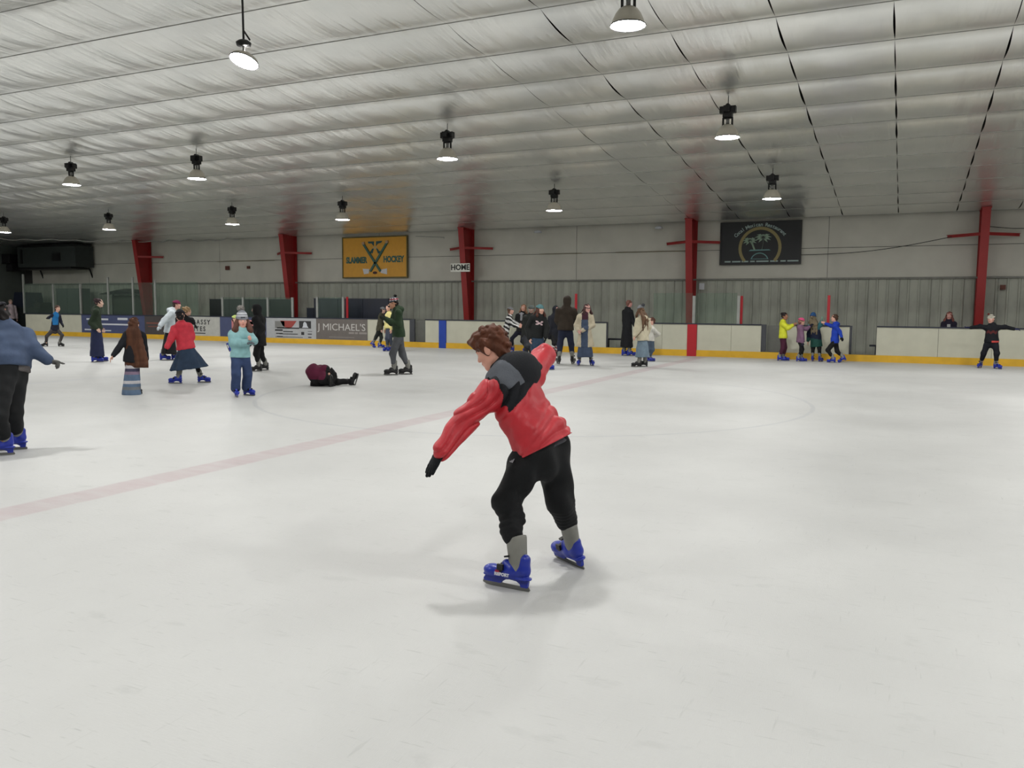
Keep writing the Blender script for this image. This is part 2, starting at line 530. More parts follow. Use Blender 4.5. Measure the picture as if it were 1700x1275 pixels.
for lab, ed, sp in runs:
    xs = [wx(e, YB) for e in ed]
    t = thing('dasher_boards', lab, 'rink boards', ((xs[0] + xs[-1]) / 2, YB, 0), 0, 'dasher boards on the far side')
    cx = t.location.x
    for k in range(len(xs) - 1):
        m_ = (sp or {}).get(k, m_white)
        zl = ZK if m_ is m_white else 0.0
        yo = 0.0 if m_ is m_white else -0.03
        MB().box((xs[k] - cx + 0.004, yo, zl), (xs[k + 1] - cx - 0.004, 0.05, ZT)).build('board_panel', m_, t)
    MB().box((xs[0] - cx, -0.03, ZT), (xs[-1] - cx, 0.12, ZT + 0.035)).build('cap_rail', m_cap, t)
    MB().box((xs[0] - cx, 0.052, 0), (xs[-1] - cx, 0.10, ZT)).build('backing_frame', m_gatepost, t)
# continuous yellow kick strip
for x0, x1, lab in ((wx(38, YB), wx(729, YB), 'yellow kick strip of the far boards left of the blue stripe'), (wx(741, YB), wx(1142, YB), 'yellow kick strip of the far boards between the blue and red stripes'),
                    (wx(1158, YB), 8.0, 'yellow kick strip of the far boards right of the red stripe')):
    tag(MB().prism([(x0, 0), (x1, 0), (x1, ZK), (x0, ZK)], YB - 0.022, YB - 0.001).build('kick_strip', m_yellow), lab, 'kick strip', 'yellow kick strips')
# gates and openings between the runs
def gate(pa, pb, lab, frame_px, panel):
    xa, xb = wx(pa, YB), wx(pb, YB)
    t = thing('rink_gate', lab, 'gate', ((xa + xb) / 2, YB, 0), 0, 'gates in the far boards')
    cx = t.location.x
    fw = (wx(pa + frame_px, YB) - xa)
    MB().box((xa - cx, 0.0, ZK), (xa - cx + fw, 0.07, ZT + 0.03)).build('gate_post', m_gatepost, t)
    if panel:
        # door leaf swung inwards, its grey face showing
        MB().box((xa - cx + fw + 0.02, 0.10, ZK), (xb - cx - 0.01, 0.14, ZT)).build('door_leaf', m_gate, t)
    MB().box((xa - cx, 0.0, ZK - 0.02), (xb - cx, 0.25, ZK)).build('threshold', m_gatepost, t)
gate(680, 706, 'grey gate in the boards beside the man in the green hoodie', 8, True)
gate(1265, 1307, 'grey gate in the boards behind the girl in the yellow jacket', 8, True)
gate(1412, 1457, 'open gateway in the boards right of the boy in the blue hoodie', 4, False)
gate(1007, 1050, 'open gateway in the boards beside the skater in the long black coat', 2, False)

# benches seen through the openings
m_bench = mat('bench_navy', (24, 28, 46), 0.5)
def bench(xa, xb, y, lab):
    t = thing('player_bench', lab, 'bench', ((xa + xb) / 2, y, 0), 0, "benches behind the far boards")
    h = (xb - xa) / 2
    MB().box((-h, -0.15, 0.42), (h, 0.15, 0.47)).build('seat', m_bench, t)
    for s in (-1, 1):
        MB().box((s * (h - 0.2) - 0.04, -0.12, -0.01), (s * (h - 0.2) + 0.04, 0.12, 0.42)).build('leg', m_bench, t)
bench(wx(1000, 27.6), wx(1048, 27.6), 27.6, 'dark navy bench seen through the gateway by the long black coat')
bench(wx(1446, 27.4), wx(1520, 27.4), 27.4, 'dark navy bench end seen through the right-hand gateway')

# adverts fixed on the boards (flat print on thin panels)
def advert(pa, pb, m_, lab, name='advert_banner'):
    xa, xb = wx(pa, YB) + 0.006, wx(pb, YB) - 0.006
    t = thing(name, lab, 'advert', ((xa + xb) / 2, YB - 0.008, (ZK + ZT) / 2), 0, 'adverts on the left boards')
    h, v = (xb - xa) / 2, (ZT - ZK) / 2
    MB().box((-h, -0.003, -v), (h, 0.004, v)).build('banner_sheet', m_, t)
    return t, h, v
def smudge(t, rects, m_, name='small_print'):
    mb = MB()
    for a, b_, c, d in rects:
        mb.box((a, -0.006, b_), (c, -0.003, d))
    mb.build(name, m_, t)
m_prt_w = mat('print_white', (196, 200, 206), 0.5, var=0)
m_prt_b = mat('print_black', (44, 44, 46), 0.5, var=0)
m_prt_g = mat('print_grey', (120, 120, 118), 0.5, var=0)
m_prt_r = mat('print_red', (150, 62, 56), 0.5, var=0)
m_prt_lr = mat('print_palered', (190, 120, 118), 0.5, var=0)
t, h, v = advert(135, 240, m_ad_blue, 'slate blue advert with thin pale lettering behind the dark green sweater')
smudge(t, [(-h + .35, .18, -h + .75, .26), (-h + 1.25, .18, -h + 1.8, .26), (.35, .2, 1.0, .3), (-.9, -.04, 1.1, .03), (-h + .2, -.3, -h + .7, -.24), (-.8, -.32, -.1, -.27)], m_prt_w)
t, h, v = advert(240, 272, m_ad_brown, 'dark brown advert with faint red lettering left of the white hoodie skater')
smudge(t, [(-h + .1, .06, h - .15, .12), (-h + .2, -.08, h - .3, -.04)], mat('print_rust', (120, 70, 60), 0.5, var=0))
t, h, v = advert(272, 365, m_ad_light, 'pale grey advert reading EMBASSY SUITES in spaced capitals')
text_obj('lettering', 'EMBASSY', 0.28, m_prt_b, t, (0.35, -0.004, 0.17), spacing=1.4, extrude=0.002, bold=.008)
text_obj('lettering', 'SUITES', 0.28, m_prt_b, t, (0.25, -0.004, -0.12), spacing=1.4, extrude=0.002, bold=.008)
smudge(t, [(-.2, -.32, .8, -.28)], m_prt_b)
t, h, v = advert(365, 442, m_ad_blue, 'navy advert with white and red blocks behind the girl in the teal jacket')
MB().box((-h + 0.65, -0.006, -0.3), (h - 0.35, -0.003, 0.3)).build('poster_field', m_prt_lr, t)
smudge(t, [(-h + .75, .12, h - .5, .24), (-h + .75, -.06, h - .5, .06)], m_prt_b)
smudge(t, [(-h + .75, -.24, h - .5, -.14)], m_prt_r, 'red_print')
t, h, v = advert(442, 525, mat('ad_pale', (168, 170, 172), 0.45, var=0.04), 'white advert with a dark square logo, a red emblem and a white bell on black')
MB().box((-h + .45, -0.006, -.0), (-h + .95, -0.003, .28)).build('logo_square', m_prt_g, t)
MB().prism([(-.55, .3), (.3, .3), (.12, .1), (.05, .04), (-.12, -.02), (-.3, .04), (-.42, .1)], -0.006, -0.003).build('red_emblem', m_prt_r, t)
smudge(t, [(-.72, -.02, .42, .03), (-.4, -.16, .1, -.12), (-.6, -.25, .35, -.22), (-.8, -.37, .6, -.35), (-h + .45, -.12, -h + .85, -.05), (-h + .5, -.24, -h + .85, -.2), (-h + .55, -.37, -h + .85, -.33), (h - .75, -.26, h - .6, -.14), (h - .42, -.24, h - .22, -.2), (h - .4, -.37, h - .24, -.33), (h - .42, -.12, h - .2, -.1)], m_prt_b)
MB().box((h - .85, -0.006, -.0), (h - .25, -0.003, .3)).build('logo_square', m_prt_b, t)
MB().prism([(h - .70, .03), (h - .38, .03), (h - .44, .10), (h - .47, .2), (h - .53, .26), (h - .60, .26), (h - .64, .2), (h - .65, .1)], -0.008, -0.006).build('bell_print', m_prt_w, t)
t, h, v = advert(525, 610, m_ad_grey, "grey advert reading J MICHAEL'S in wide pale capitals")
text_obj('lettering', "J MICHAEL'S", 0.38, mat('print_silver', (186, 184, 180), 0.5, var=0), t, (0.0, -0.004, 0.07), spacing=1.0, extrude=0.002, sx=1.14)
smudge(t, [(0.35, -.17, 0.6, -.1), (.64, -.17, .78, -.1), (.84, -.17, 1.2, -.1), (-.6, -.32, .6, -.3)], mat('print_dim', (140, 134, 130), 0.5, var=0))

# ---- glass shields and posts above the boards
def glass_material():
    m = bpy.data.materials.new('shield_glass'); m.use_nodes = True
    nt = m.node_tree; N = nt.nodes
    N.remove(N['Principled BSDF'])
    tr = N.new('ShaderNodeBsdfTransparent'); tr.inputs[0].default_value = (0.90, 0.95, 0.92, 1)
    gl = N.new('ShaderNodeBsdfGlossy'); gl.inputs['Roughness'].default_value = 0.08; gl.inputs[0].default_value = (0.9, 0.95, 0.92, 1)
    df = N.new('ShaderNodeBsdfDiffuse'); df.inputs[0].default_value = (0.25, 0.32, 0.28, 1)
    fr = N.new('ShaderNodeValue'); fr.outputs[0].default_value = 0.04
    m1 = N.new('ShaderNodeMixShader'); nt.links.new(fr.outputs[0], m1.inputs[0])
    m2 = N.new('ShaderNodeMixShader'); m2.inputs[0].default_value = 0.07
    nt.links.new(tr.outputs[0], m2.inputs[1]); nt.links.new(df.outputs[0], m2.inputs[2])
    nt.links.new(m2.outputs[0], m1.inputs[1]); nt.links.new(gl.outputs[0], m1.inputs[2])
    nt.links.new(m1.outputs[0], N['Material Output'].inputs[0])
    return m
m_glass = glass_material()
def shields(pxs, ztops, zglass, lab, y=YB + 0.05, post_m=None):
    xs = [wx(p, y) for p in pxs]
    t = thing('glass_shield', lab, 'glass screen', ((xs[0] + xs[-1]) / 2, y, ZT + 0.035), 0, 'clear shields above the far boards')
    cx = t.location.x
    for k, x in enumerate(xs):
        if ztops[k]:
            MB().box((x - cx - 0.045, -0.03, 0), (x - cx + 0.045, 0.03, ztops[k] - ZT - 0.035)).build('post', (post_m or {}).get(k, m_post), t)
        if k + 1 < len(xs) and zglass[k]:
            MB().box((x - cx + 0.05, -0.006, 0.0), (xs[k + 1] - cx - 0.05, 0.006, zglass[k] - ZT - 0.035)).build('glass_pane', m_glass, t)
shields([41, 90, 135], [2.95, 2.45, 2.45], [2.5, 2.5], 'clear shields with pale posts over the white board at far left')
shields([137, 181, 222, 259, 331], [0, 2.75, 2.75, 2.6, 0], [2.5, 2.5, 2.5, 2.5], 'tall clear shields over the slate blue and brown adverts')
shields([370, 404, 445, 486], [1.85, 1.85, 1.85, 1.85], [1.85, 1.85, 1.85], 'low shields with pale posts over the navy and white adverts')
shields([527, 570], [1.88, 1.88], [1.86], "low clear shield over the J MICHAEL'S advert")
shields([1082, 1152, 1226], [0, 1.93, 1.93], [2.02, 2.02], 'pair of clear shields on the boards at the red centre stripe')
for px, z, lab in ((575, 1.88, "thin red post over the J MICHAEL'S advert"), (955, 2.0, 'thin red post behind the woman in the beige coat'), (1230, 1.93, 'thin red post at the right end of the centre shields'), (1375, 1.95, 'thin red post behind the boy in the blue hoodie')):
    x = wx(px, YB + 0.08)
    tag(MB().box((x - 0.04, YB + 0.125, 0.0), (x + 0.04, YB + 0.165, z)).build('gate_stop_post', m_stripe_red), lab, 'post', 'thin red posts behind the far boards')

# dark panels of the players' boxes behind the boards
m_box = mat('box_panel_dark', (20, 26, 26), 0.4)
m_box2 = mat('box_panel_navy', (20, 26, 42), 0.45, var=0.15, scale=2)
def dark_panel(pa, pb, za, zb, y, m_, lab, seams_=0):
    xa, xb = wx(pa, y), wx(pb, y)
    t = thing('box_partition', lab, 'partition', ((xa + xb) / 2, y, -0.01), 0, "dark partitions of the players' boxes")
    n = max(1, seams_); h = (xb - xa)
    for k in range(n):
        MB().box((-h / 2 + h * k / n + 0.01, 0, za), (-h / 2 + h * (k + 1) / n - 0.01, 0.05, zb - 0.02)).build('panel', m_, t)
    MB().box((-h / 2, -0.01, zb - 0.02), (h / 2, 0.06, zb)).build('top_rail', m_gatepost, t)
    for s in (-1, 1):
        MB().box((s * (h / 2 - 0.05) - 0.03, 0.05, 0), (s * (h / 2 - 0.05) + 0.03, 0.1, zb - 0.02)).build('upright', m_gatepost, t)
dark_panel(348, 484, 0.5, 1.80, 27.3, m_box, "black partition behind the low shields left of the second red column", 4)
dark_panel(521, 645, 0.5, 1.84, 27.3, m_box2, "navy partition behind the J MICHAEL'S advert and the man in the green hoodie", 3)
dark_panel(509, 521, 0.5, 1.45, 27.3, m_box2, 'low navy partition step beside the second red column', 1)
# clutter behind the far-left glass
x = wx(116, 28.2) + 0.3
t = thing('storage_cabinet', 'grey storage cabinet behind the glass at far left', 'cabinet', (x, 28.2, -0.01))
MB().box((-0.85, -0.3, 0), (0.85, 0.3, 2.3)).build('body', mat('cabinet_grey', (74, 82, 78), 0.5), t)
for s in (-1, 1):
    MB().box((s * 0.42 - 0.4, -0.325, 0.05), (s * 0.42 + 0.4, -0.302, 2.3)).build('door', mat('cabinet_door', (84, 92, 88), 0.5), t)
x = wx(66, 28.0) - 0.3
t = thing('ice_resurfacer', 'dark machine parked behind the glass at far left', 'machine', (x, 27.9, -0.01))
MB().box((-1.0, -0.5, 0.35), (1.0, 0.5, 1.35)).build('body', m_box, t)
MB().prism([(-1.0, 1.35), (0.2, 1.35), (0.0, 2.1), (-0.8, 2.1)], -0.45, 0.45).build('snow_tank', m_box2, t)
MB().box((0.45, -0.3, 1.35), (0.95, 0.3, 1.6)).build('seat', m_black, t)
MB().tube([(0.3, 0, 1.35), (0.22, 0, 1.75)], 0.03).build('steering_column', m_black, t)
for sx_ in (-0.75, 0.75):
    for sy_ in (-0.42, 0.42):
        o = MB().tube([(0, -0.1, 0), (0, 0.1, 0)], 0.36, 18).build('wheel', m_black, t); o.location = (sx_, sy_, 0.37)
# doorway with dark canopy behind the glass
y = YW - 0.02
xa, xb = wx(190, y), wx(238, y)
t = thing('door_1', 'dark framed doorway under a black canopy behind the left glass', 'door', ((xa + xb) / 2, y, 0)); t['kind'] = 'structure'
h = (xb - xa) / 2
MB().box((-h, -0.04, 0), (h, 0.02, 1.95)).build('door_leaf', mat('door_olive', (70, 74, 62), 0.6), t)
for a, b_ in ((-h - .06, -h), (h, h + .06)):
    MB().box((a, -0.06, 0), (b_, 0.02, 2.02)).build('door_jamb', m_dark, t)
mb = MB(); k = 10
for i in range(k):
    a0, a1 = i / k, (i + 1) / k
    z0 = 2.02 + 0.16 * math.sin(math.pi * a0); z1 = 2.02 + 0.16 * math.sin(math.pi * a1)
    xa_, xb_ = -h - 0.35 + (2 * h + 0.7) * a0, -h - 0.35 + (2 * h + 0.7) * a1
    mb.quad([(xa_, -0.55, 2.0), (xb_, -0.55, 2.0), (xb_, -0.55, z1), (xa_, -0.55, z0)]).quad([(xa_, -0.55, z0), (xb_, -0.55, z1), (xb_, 0.0, z1 + 0.12), (xa_, 0.0, z0 + 0.12)])
mb.build('door_canopy', m_black, t)

# ---- wall-hung air handler in the dark left corner
ya = 28.0
xa, xb = wx(32, ya, 420), wx(128, ya, 420)
t = thing('air_handler', 'large dark box-shaped air unit hung high on the far left corner wall', 'air unit', ((xa + xb) / 2, ya, 3.35))
h = (xb - xa) / 2
m_ah = mat('duct_dark', (44, 50, 48), 0.6, var=0.1)
MB().box((-h, -0.1, 0), (h, 0.9, 1.02)).build('housing', m_ah, t)
MB().box((-h - .1, -0.16, -0.1), (h - 0.3, 0.9, -0.02)).build('base_rail', m_black, t)
MB().box((-h + .4, -0.14, 1.03), (h - 0.1, 0.9, 1.12)).build('top_rail', m_black, t)
MB().box((h * .22, -0.13, .3), (h * .5, -0.102, .72)).build('access_panel', m_black, t)
MB().box((-h + .25, -0.13, .2), (-h + .4, -0.102, .9)).build('louvre', m_black, t)
for s in (-1, 1):
    MB().bar((s * (h - .3), 0.3, 1.12), (s * (h - .3), 0.3, 1.35), 0.04, 0.04).bar((s * (h - .3), 0.89, -0.06), (s * (h - .3), 1.05, -0.5), 0.05, 0.05).build('hanger', m_dark, t)
xa = wx(13, ya, 410) + 0.1
for dx, dz, s_, lab in ((0, 3.82, 0.34, 'upper small black speaker box hung at the far left edge by the air unit'), (0.25, 3.35, 0.26, 'lower small dark speaker box hung at the far left edge by the air unit')):
    t = thing('speaker_box', lab, 'speaker', (xa + dx, ya, dz), 0, 'speaker boxes in the left corner')
    MB().box((-s_, -0.2, -s_ * .7), (s_, 0.25, s_ * .7)).build('cabinet', m_black, t)
    MB().box((-s_ * .85, -0.22, -s_ * .55), (s_ * .85, -0.202, s_ * .55)).build('grille', m_dark, t)
    MB().bar((0, .25, 0), (0, 1.02, 0), .05, .05).build('bracket', m_dark, t)

# ---- yellow hockey sign
def wall_sign(name, px0, px1, z0, z1, lab, m_face, m_edge):
    y = YW - 0.08
    xa, xb = wx(px0, y, 430), wx(px1, y, 430)
    t = thing(name, lab, 'sign', ((xa + xb) / 2, y, (z0 + z1) / 2))
    h, v = (xb - xa) / 2, (z1 - z0) / 2
    MB().box((-h, 0, -v), (h, 0.03, v)).build('sign_board', m_face, t)
    for a, b_, c, d in ((-h - .05, -v - .05, h + .05, -v), (-h - .05, v, h + .05, v + .05), (-h - .05, -v, -h, v), (h, -v, h + .05, v)):
        MB().box((a, -0.02, b_), (c, 0.04, d)).build('edge_strip', m_edge, t)
    for s_ in (-1, 1):
        MB().box((s_ * h * .7 - .04, 0.03, -v * .6), (s_ * h * .7 + .04, 0.10, v * .6)).build('mounting_batten', m_dark, t)
    return t, h, v
m_green = mat('sign_green', (50, 92, 82), 0.5, var=0)
m_dgreen = mat('sign_dark_green', (24, 72, 76), 0.5, var=0)
t, h, v = wall_sign('hockey_sign', 570, 675, 2.74, 4.36, 'yellow hockey sign with crossed green sticks and a large green monogram',
                    mat('sign_yellow', (206, 150, 46), 0.5, var=0.03), mat('sign_edge', (96, 84, 40), 0.6))
def sx(u): return -h + 2 * h * u
def sz(w_): return v - 2 * v * w_
text_obj('lettering', 'SLAMMER', 0.34, m_green, t, (sx(.215), -0.004, sz(.575)), bold=0.018, sx=0.72)
text_obj('lettering', 'HOCKEY', 0.34, m_green, t, (sx(.80), -0.004, sz(.565)), bold=0.018, sx=0.72)
for a, b_, nm in (((.33, .15), (.60, .86), 'stick_shaft'), ((.71, .13), (.44, .86), 'stick_shaft')):
    MB().bar((sx(a[0]), -0.008, sz(a[1])), (sx(b_[0]), -0.008, sz(b_[1])), 0.09, 0.09).build(nm, m_green, t)
m_blade = mat('stick_blade_white', (196, 196, 200), 0.5, var=0)
MB().prism([(sx(.315), sz(.79)), (sx(.42), sz(.80)), (sx(.41), sz(.91)), (sx(.335), sz(.93))], -0.012, -0.004).build('stick_blade', m_blade, t)
MB().prism([(sx(.70), sz(.79)), (sx(.60), sz(.82)), (sx(.60), sz(.90)), (sx(.70), sz(.94))], -0.012, -0.004).build('stick_blade', m_blade, t)
for c0 in ((.335, .15), (.705, .13)):
    MB().bar((sx(c0[0]) - .06, -0.012, sz(c0[1])), (sx(c0[0]) + .06, -0.012, sz(c0[1]) + .02), .1, .1).build('stick_grip', mat('grip_tan', (170, 140, 110), 0.6, var=0), t)
MB().prism([(sx(.51 + .035 * math.cos(a * .524)), sz(.895 + .035 * math.sin(a * .524))) for a in range(12)], -0.012, -0.004).build('puck', mat('puck_maroon', (58, 20, 26), 0.5, var=0), t)
# monogram: four slab wedges meeting in an X
for q in (((.40, .10), (.50, .10), (.495, .22), (.46, .15), (.41, .15)), ((.53, .10), (.63, .09), (.61, .14), (.56, .16), (.53, .22)),
          ((.41, .40), (.475, .40), (.495, .28), (.47, .28), (.44, .36), (.41, .37)), ((.53, .28), (.55, .28), (.58, .35), (.62, .36), (.62, .40), (.56, .41))):
    MB().prism([(sx(a), sz(b_)) for a, b_ in q], -0.016, -0.006).build('monogram_wedge', m_dgreen, t)
MB().prism([(sx(a), sz(b_)) for a, b_ in ((.475, .23), (.55, .23), (.535, .26), (.56, .33), (.515, .29), (.47, .32), (.495, .26))], -0.014, -0.005).build('monogram_core', mat('monogram_pale', (178, 158, 110), 0.5, var=0), t)

# ---- black restaurant sign
t, h, v = wall_sign('restaurant_sign', 1197, 1327, 3.06, 4.40, 'black restaurant sign with two pale palm trees inside a gold arch',
                    mat('sign_black', (16, 19, 24), 0.5, var=0.05), m_black)
m_gold = mat('arch_gold', (132, 120, 76), 0.5, var=0)
m_palm = mat('palm_pale', (128, 150, 130), 0.5, var=0)
m_teal = mat('island_teal', (96, 140, 138), 0.5, var=0)
m_let = mat('letter_pale', (150, 168, 164), 0.5, var=0)
def arc(r0, r1, a0, a1, m_, name, y=-0.008):
    mb = MB(); n = 26
    for i in range(n):
        p, q = (a0 + (a1 - a0) * i / n) * D2R, (a0 + (a1 - a0) * (i + 1) / n) * D2R
        mb.quad([(cx + r0 * math.cos(p), y, cz + r0 * math.sin(p)), (cx + r1 * math.cos(p), y, cz + r1 * math.sin(p)), (cx + r1 * math.cos(q), y, cz + r1 * math.sin(q)), (cx + r0 * math.cos(q), y, cz + r0 * math.sin(q))])
    mb.build(name, m_, t)
cx, cz = 0.0, -0.16
arc(0.60, 0.70, -42, 222, m_gold, 'gold_arch')
s = 'Cocal Mexican Restaurant'
for i, ch in enumerate(s):
    if ch == ' ': continue
    a = (145 - 110 * i / (len(s) - 1)) * D2R
    R_ = 0.83
    o = text_obj('letter', ch, 0.17, m_let, t, (cx + (R_ + .06) * math.cos(a) * 1.08, -0.006, cz - .03 + (R_ - .03) * math.sin(a)), extrude=0.002, bold=0.003)
    o.rotation_euler = (math.pi / 2, -(a - math.pi / 2), 0)
def palm(x0, z0, x1, z1, R_):
    MB().bar((x0, -0.008, z0), ((x0 + x1) / 2 + .02, -0.008, (z0 + z1) / 2), .004, .055).bar(((x0 + x1) / 2 + .02, -0.008, (z0 + z1) / 2), (x1, -0.008, z1), .004, .045).build('palm_trunk', m_palm, t)
    for k in range(11):
        a = (k * 360 / 11 + 8) * D2R
        if 250 < (k * 360 / 11 + 8) < 285: continue
        c, s_ = math.cos(a), math.sin(a)
        L_ = R_ * (1.0 if abs(c) > .3 else .7)
        MB().prism([(x1 + .04 * c, z1 + .04 * s_), (x1 + L_ * .5 * c - .035 * s_, z1 + L_ * .4 * s_ + .035 * c + .02), (x1 + L_ * c, z1 + L_ * .62 * s_ - .02), (x1 + L_ * .5 * c + .035 * s_, z1 + L_ * .4 * s_ - .035 * c + .02)], -0.010, -0.006).build('palm_frond', m_palm, t)
palm(-.17, -.22, -.33, .08, .24)
palm(.07, -.22, .10, .18, .28)
MB().prism([(-.36, -.26), (.36, -.25), (.30, -.215), (-.30, -.215)], -0.010, -0.004).build('island_line', m_teal, t)
cz = -0.62
arc(0.27, 0.30, 20, 160, m_teal, 'island_arc')
MB().box((-.29, -0.010, -.535), (.29, -0.004, -.52)).build('island_base', m_teal, t)
smudge(t, [(-1.15, -.63, -.95, -.585), (-.9, -.63, -.62, -.585), (-.58, -.63, -.36, -.585), (-.3, -.63, -.15, -.585), (-.1, -.63, .3, -.585), (.35, -.63, .6, -.585), (.68, -.63, .85, -.585), (.9, -.63, 1.25, -.585)], m_let)

# ---- small wall things
def small(name, lab, cat, fn):
    mb = MB(); m_ = fn(mb); o = mb.build(name, m_); tag(o, lab, cat); return o
p = on_plane(1165, 475, YW - 0.03)
small('paper_notice', 'white paper notice taped to the ribbed wall right of the centre red column', 'notice', lambda mb: (mb.box((p[0] - .09, p[1] - .01, p[2] - .12), (p[0] + .09, p[1], p[2] + .1)), m_prt_w)[1])
for px, py, lab in ((1094, 378, 'small white wall light at the eave left of the centre red column'), (893, 385, 'small white wall light at the eave above the group of women')):
    q = on_plane(px, py, YW - 0.25)
    t = thing('wall_light', lab, 'wall light', tuple(q), 0, 'small lights at the eave')
    MB().lathe([(0.0, 0.05), (0.08, 0.05), (0.15, 0.0), (0.14, -0.03), (0, -0.05)], 16).build('shade', m_prt_w, t, smooth=True)
    MB().bar((0, 0.0, 0.04), (0, 0.22, 0.04), 0.03, 0.03).build('arm', m_dark, t)
for px, py, lab, s_ in ((377, 445, 'small rusty plate on the wall seam left of the second column', .09), (412, 444, 'small brown conduit box on the wall seam left of the second column', .06), (1665, 477, 'small dark bracket on the ribbed wall right of the last column', .07)):
    q = on_plane(px, py, YW - 0.05)
    mb = MB().box((q[0] - s_, q[1] - .03, q[2] - s_), (q[0] + s_, q[1] + .07, q[2] + s_)).box((q[0] - s_ * .5, q[1] - .05, q[2] - s_ * .5), (q[0] + s_ * .5, q[1] - .03, q[2] + s_ * .5))
    tag(mb.build('conduit_box', mat('rust', (96, 54, 44), 0.7)), lab, 'box', 'small boxes on the far wall')
# sagging cable to the last column
a = on_plane(1580, 393, YW - 0.4); b_ = on_plane(1328, 423, YW - 0.1)
pts = [tuple(a + (b_ - a) * i / 20 + np.array([0, 0, -0.14 * math.sin(math.pi * i / 20)])) for i in range(21)]
tag(MB().tube(pts, 0.011, 5).build('wall_cable', m_dark, smooth=True), 'thin dark cable sagging from the right red column to the black sign', 'cable')
a = on_plane(1640, 376, YW - 0.3); b_ = on_plane(1720, 379, YW - 0.1)
tag(MB().tube([tuple(a), tuple((a + b_) / 2 - np.array([0, 0, .03])), tuple(b_)], 0.011, 5).build('wall_cable', m_dark), 'thin dark cable running right from the last red column', 'cable')
a = on_plane(690, 392, YW - 0.0); b_ = on_plane(737, 394, YW - 0.0)
tag(MB().tube([tuple(a), tuple(b_), (b_[0], b_[1], b_[2] - .05)], 0.012, 5).build('conduit_pipe', m_post), 'thin pale conduit at the eave right of the yellow sign', 'pipe')
# near-side boards and closed shell behind the camera
tn = thing('dasher_boards', 'near side dasher boards outside the picture', 'rink boards', (-8, -0.8, 0), 0)
MB().box((-30, -0.05, 0.2), (31, 0, ZT)).build('board_panel', m_white, tn)
MB().box((-30, -0.1, ZT), (31, 0.03, ZT + .035)).build('cap_rail', m_cap, tn)

# ================================================================== LAMPS
m_lens = bpy.data.materials.new('lamp_lens'); m_lens.use_nodes = True
_b = m_lens.node_tree.nodes['Principled BSDF']
_b.inputs['Base Color'].default_value = (1, 1, 1, 1)
_b.inputs['Emission Color'].default_value = LAMP_COLOR
_b.inputs['Emission Strength'].default_value = LAMP_STRENGTH
m_refl = mat('prismatic_reflector', (176, 170, 156), 0.35, var=0.03)
def make_bay():
    t = bpy.data.objects.new('high_bay_lamp', None); COL.objects.link(t)
    # origin at lens centre
    mb = MB(); mb.lathe([(0.232, 0.0), (0.225, 0.02), (0.205, 0.075), (0.17, 0.15), (0.125, 0.21), (0.085, 0.235), (0.08, 0.225), (0.12, 0.198), (0.162, 0.14), (0.196, 0.07), (0.216, 0.02), (0.222, 0.002)], 32)
    mb.lathe([(0.084, 0.228), (0.0, 0.23)], 32)
    mb.build('reflector', m_refl, t, smooth=True)
    MB().lathe([(0.236, -0.006), (0.240, 0.006), (0.232, 0.014), (0.225, 0.004), (0.236, -0.006)], 32).build('rim_ring', m_dark, t, smooth=True)
    MB().lathe([(0.0, -0.012), (0.12, -0.008), (0.222, 0.004)], 32).build('lens', m_lens, t, smooth=True)
    mb = MB()
    for s in (-1, 1):
        mb.bar((s * 0.085, 0, 0.225), (s * 0.085, 0, 0.36), 0.035, 0.02)
    mb.box((-0.1, -0.02, 0.35), (0.1, 0.02, 0.375)).build('yoke', m_black, t)
    MB().tube([(0, 0, 0.24), (0, 0, 0.30), (0, 0, 0.35)], [0.035, 0.03, 0.035], 12).build('lamp_socket', m_prt_g, t, smooth=True)
    MB().box((-0.085, -0.08, 0.375), (0.085, 0.08, 0.47)).box((-0.15, -0.06, 0.455), (0.15, 0.06, 0.58)).box((-0.06, -0.15, 0.46), (0.06, 0.15, 0.575)).prism([(-0.07, 0.58), (0.07, 0.58), (0.015, 0.63), (-0.015, 0.63)], -0.05, 0.05).build('ballast_box', m_black, t)
    MB().tube([(0, 0, 0.62), (0, 0, 0.80)], 0.008, 6).build('hanging_rod', m_dark, t)
    MB().lathe([(0, 0.83), (0.05, 0.82), (0.055, 0.80), (0, 0.795)], 12).build('ceiling_hook', m_dark, t)
    return t
bays = [  # x, y, pixel label
    (-3.2, 22.1, 'high bay lamp hanging in front of the black restaurant sign'),
    (-9.25, 22.3, 'high bay lamp of the far row, above the brown hooded skater'),
    (-16.6, 22.2, 'high bay lamp just above the yellow hockey sign'),
    (-21.2, 22.1, 'high bay lamp of the far row, upper left of the second red column'),
    (-27.2, 22.0, 'high bay lamp of the far row, upper left of the first red column'),
    (-32.7, 21.6, 'high bay lamp cut by the left edge above the speaker boxes'),
    (-3.24, 16.4, 'high bay lamp of the middle row, upper right above the restaurant sign'),
    (-9.36, 16.35, 'high bay lamp in the middle of the ceiling above the HOME sign column'),
    (-16.84, 16.33, 'high bay lamp of the middle row, above and left of the yellow sign'),
    (-21.15, 15.95, 'leftmost high bay lamp of the middle row'),
    (-3.5, 10.91, 'large nearest high bay lamp at the top edge of the picture'),
    (-27.4, 16.0, None), (3.0, 22.2, None), (9.2, 22.2, None), (3.0, 16.4, None), (9.2, 16.4, None), (3.0, 10.9, None), (9.2, 10.9, None), (15.5, 19, None), (15.5, 11, None),
    (-19.0, 10.5, None), (-26.0, 10.5, None), (-33.0, 10.5, None), (-33.5, 16.0, None), (-39.0, 16.0, None), (-39.0, 22.0, None),
    (-3.2, 5.2, None), (-9.4, 5.2, None), (3.0, 5.2, None), (9.2, 5.2, None), (-16, 5.0, None), (-22, 5.0, None),
    (-6.2, 0.4, None), (0.2, 0.4, None), (6.4, 0.4, None), (-13, 0.4, None)]
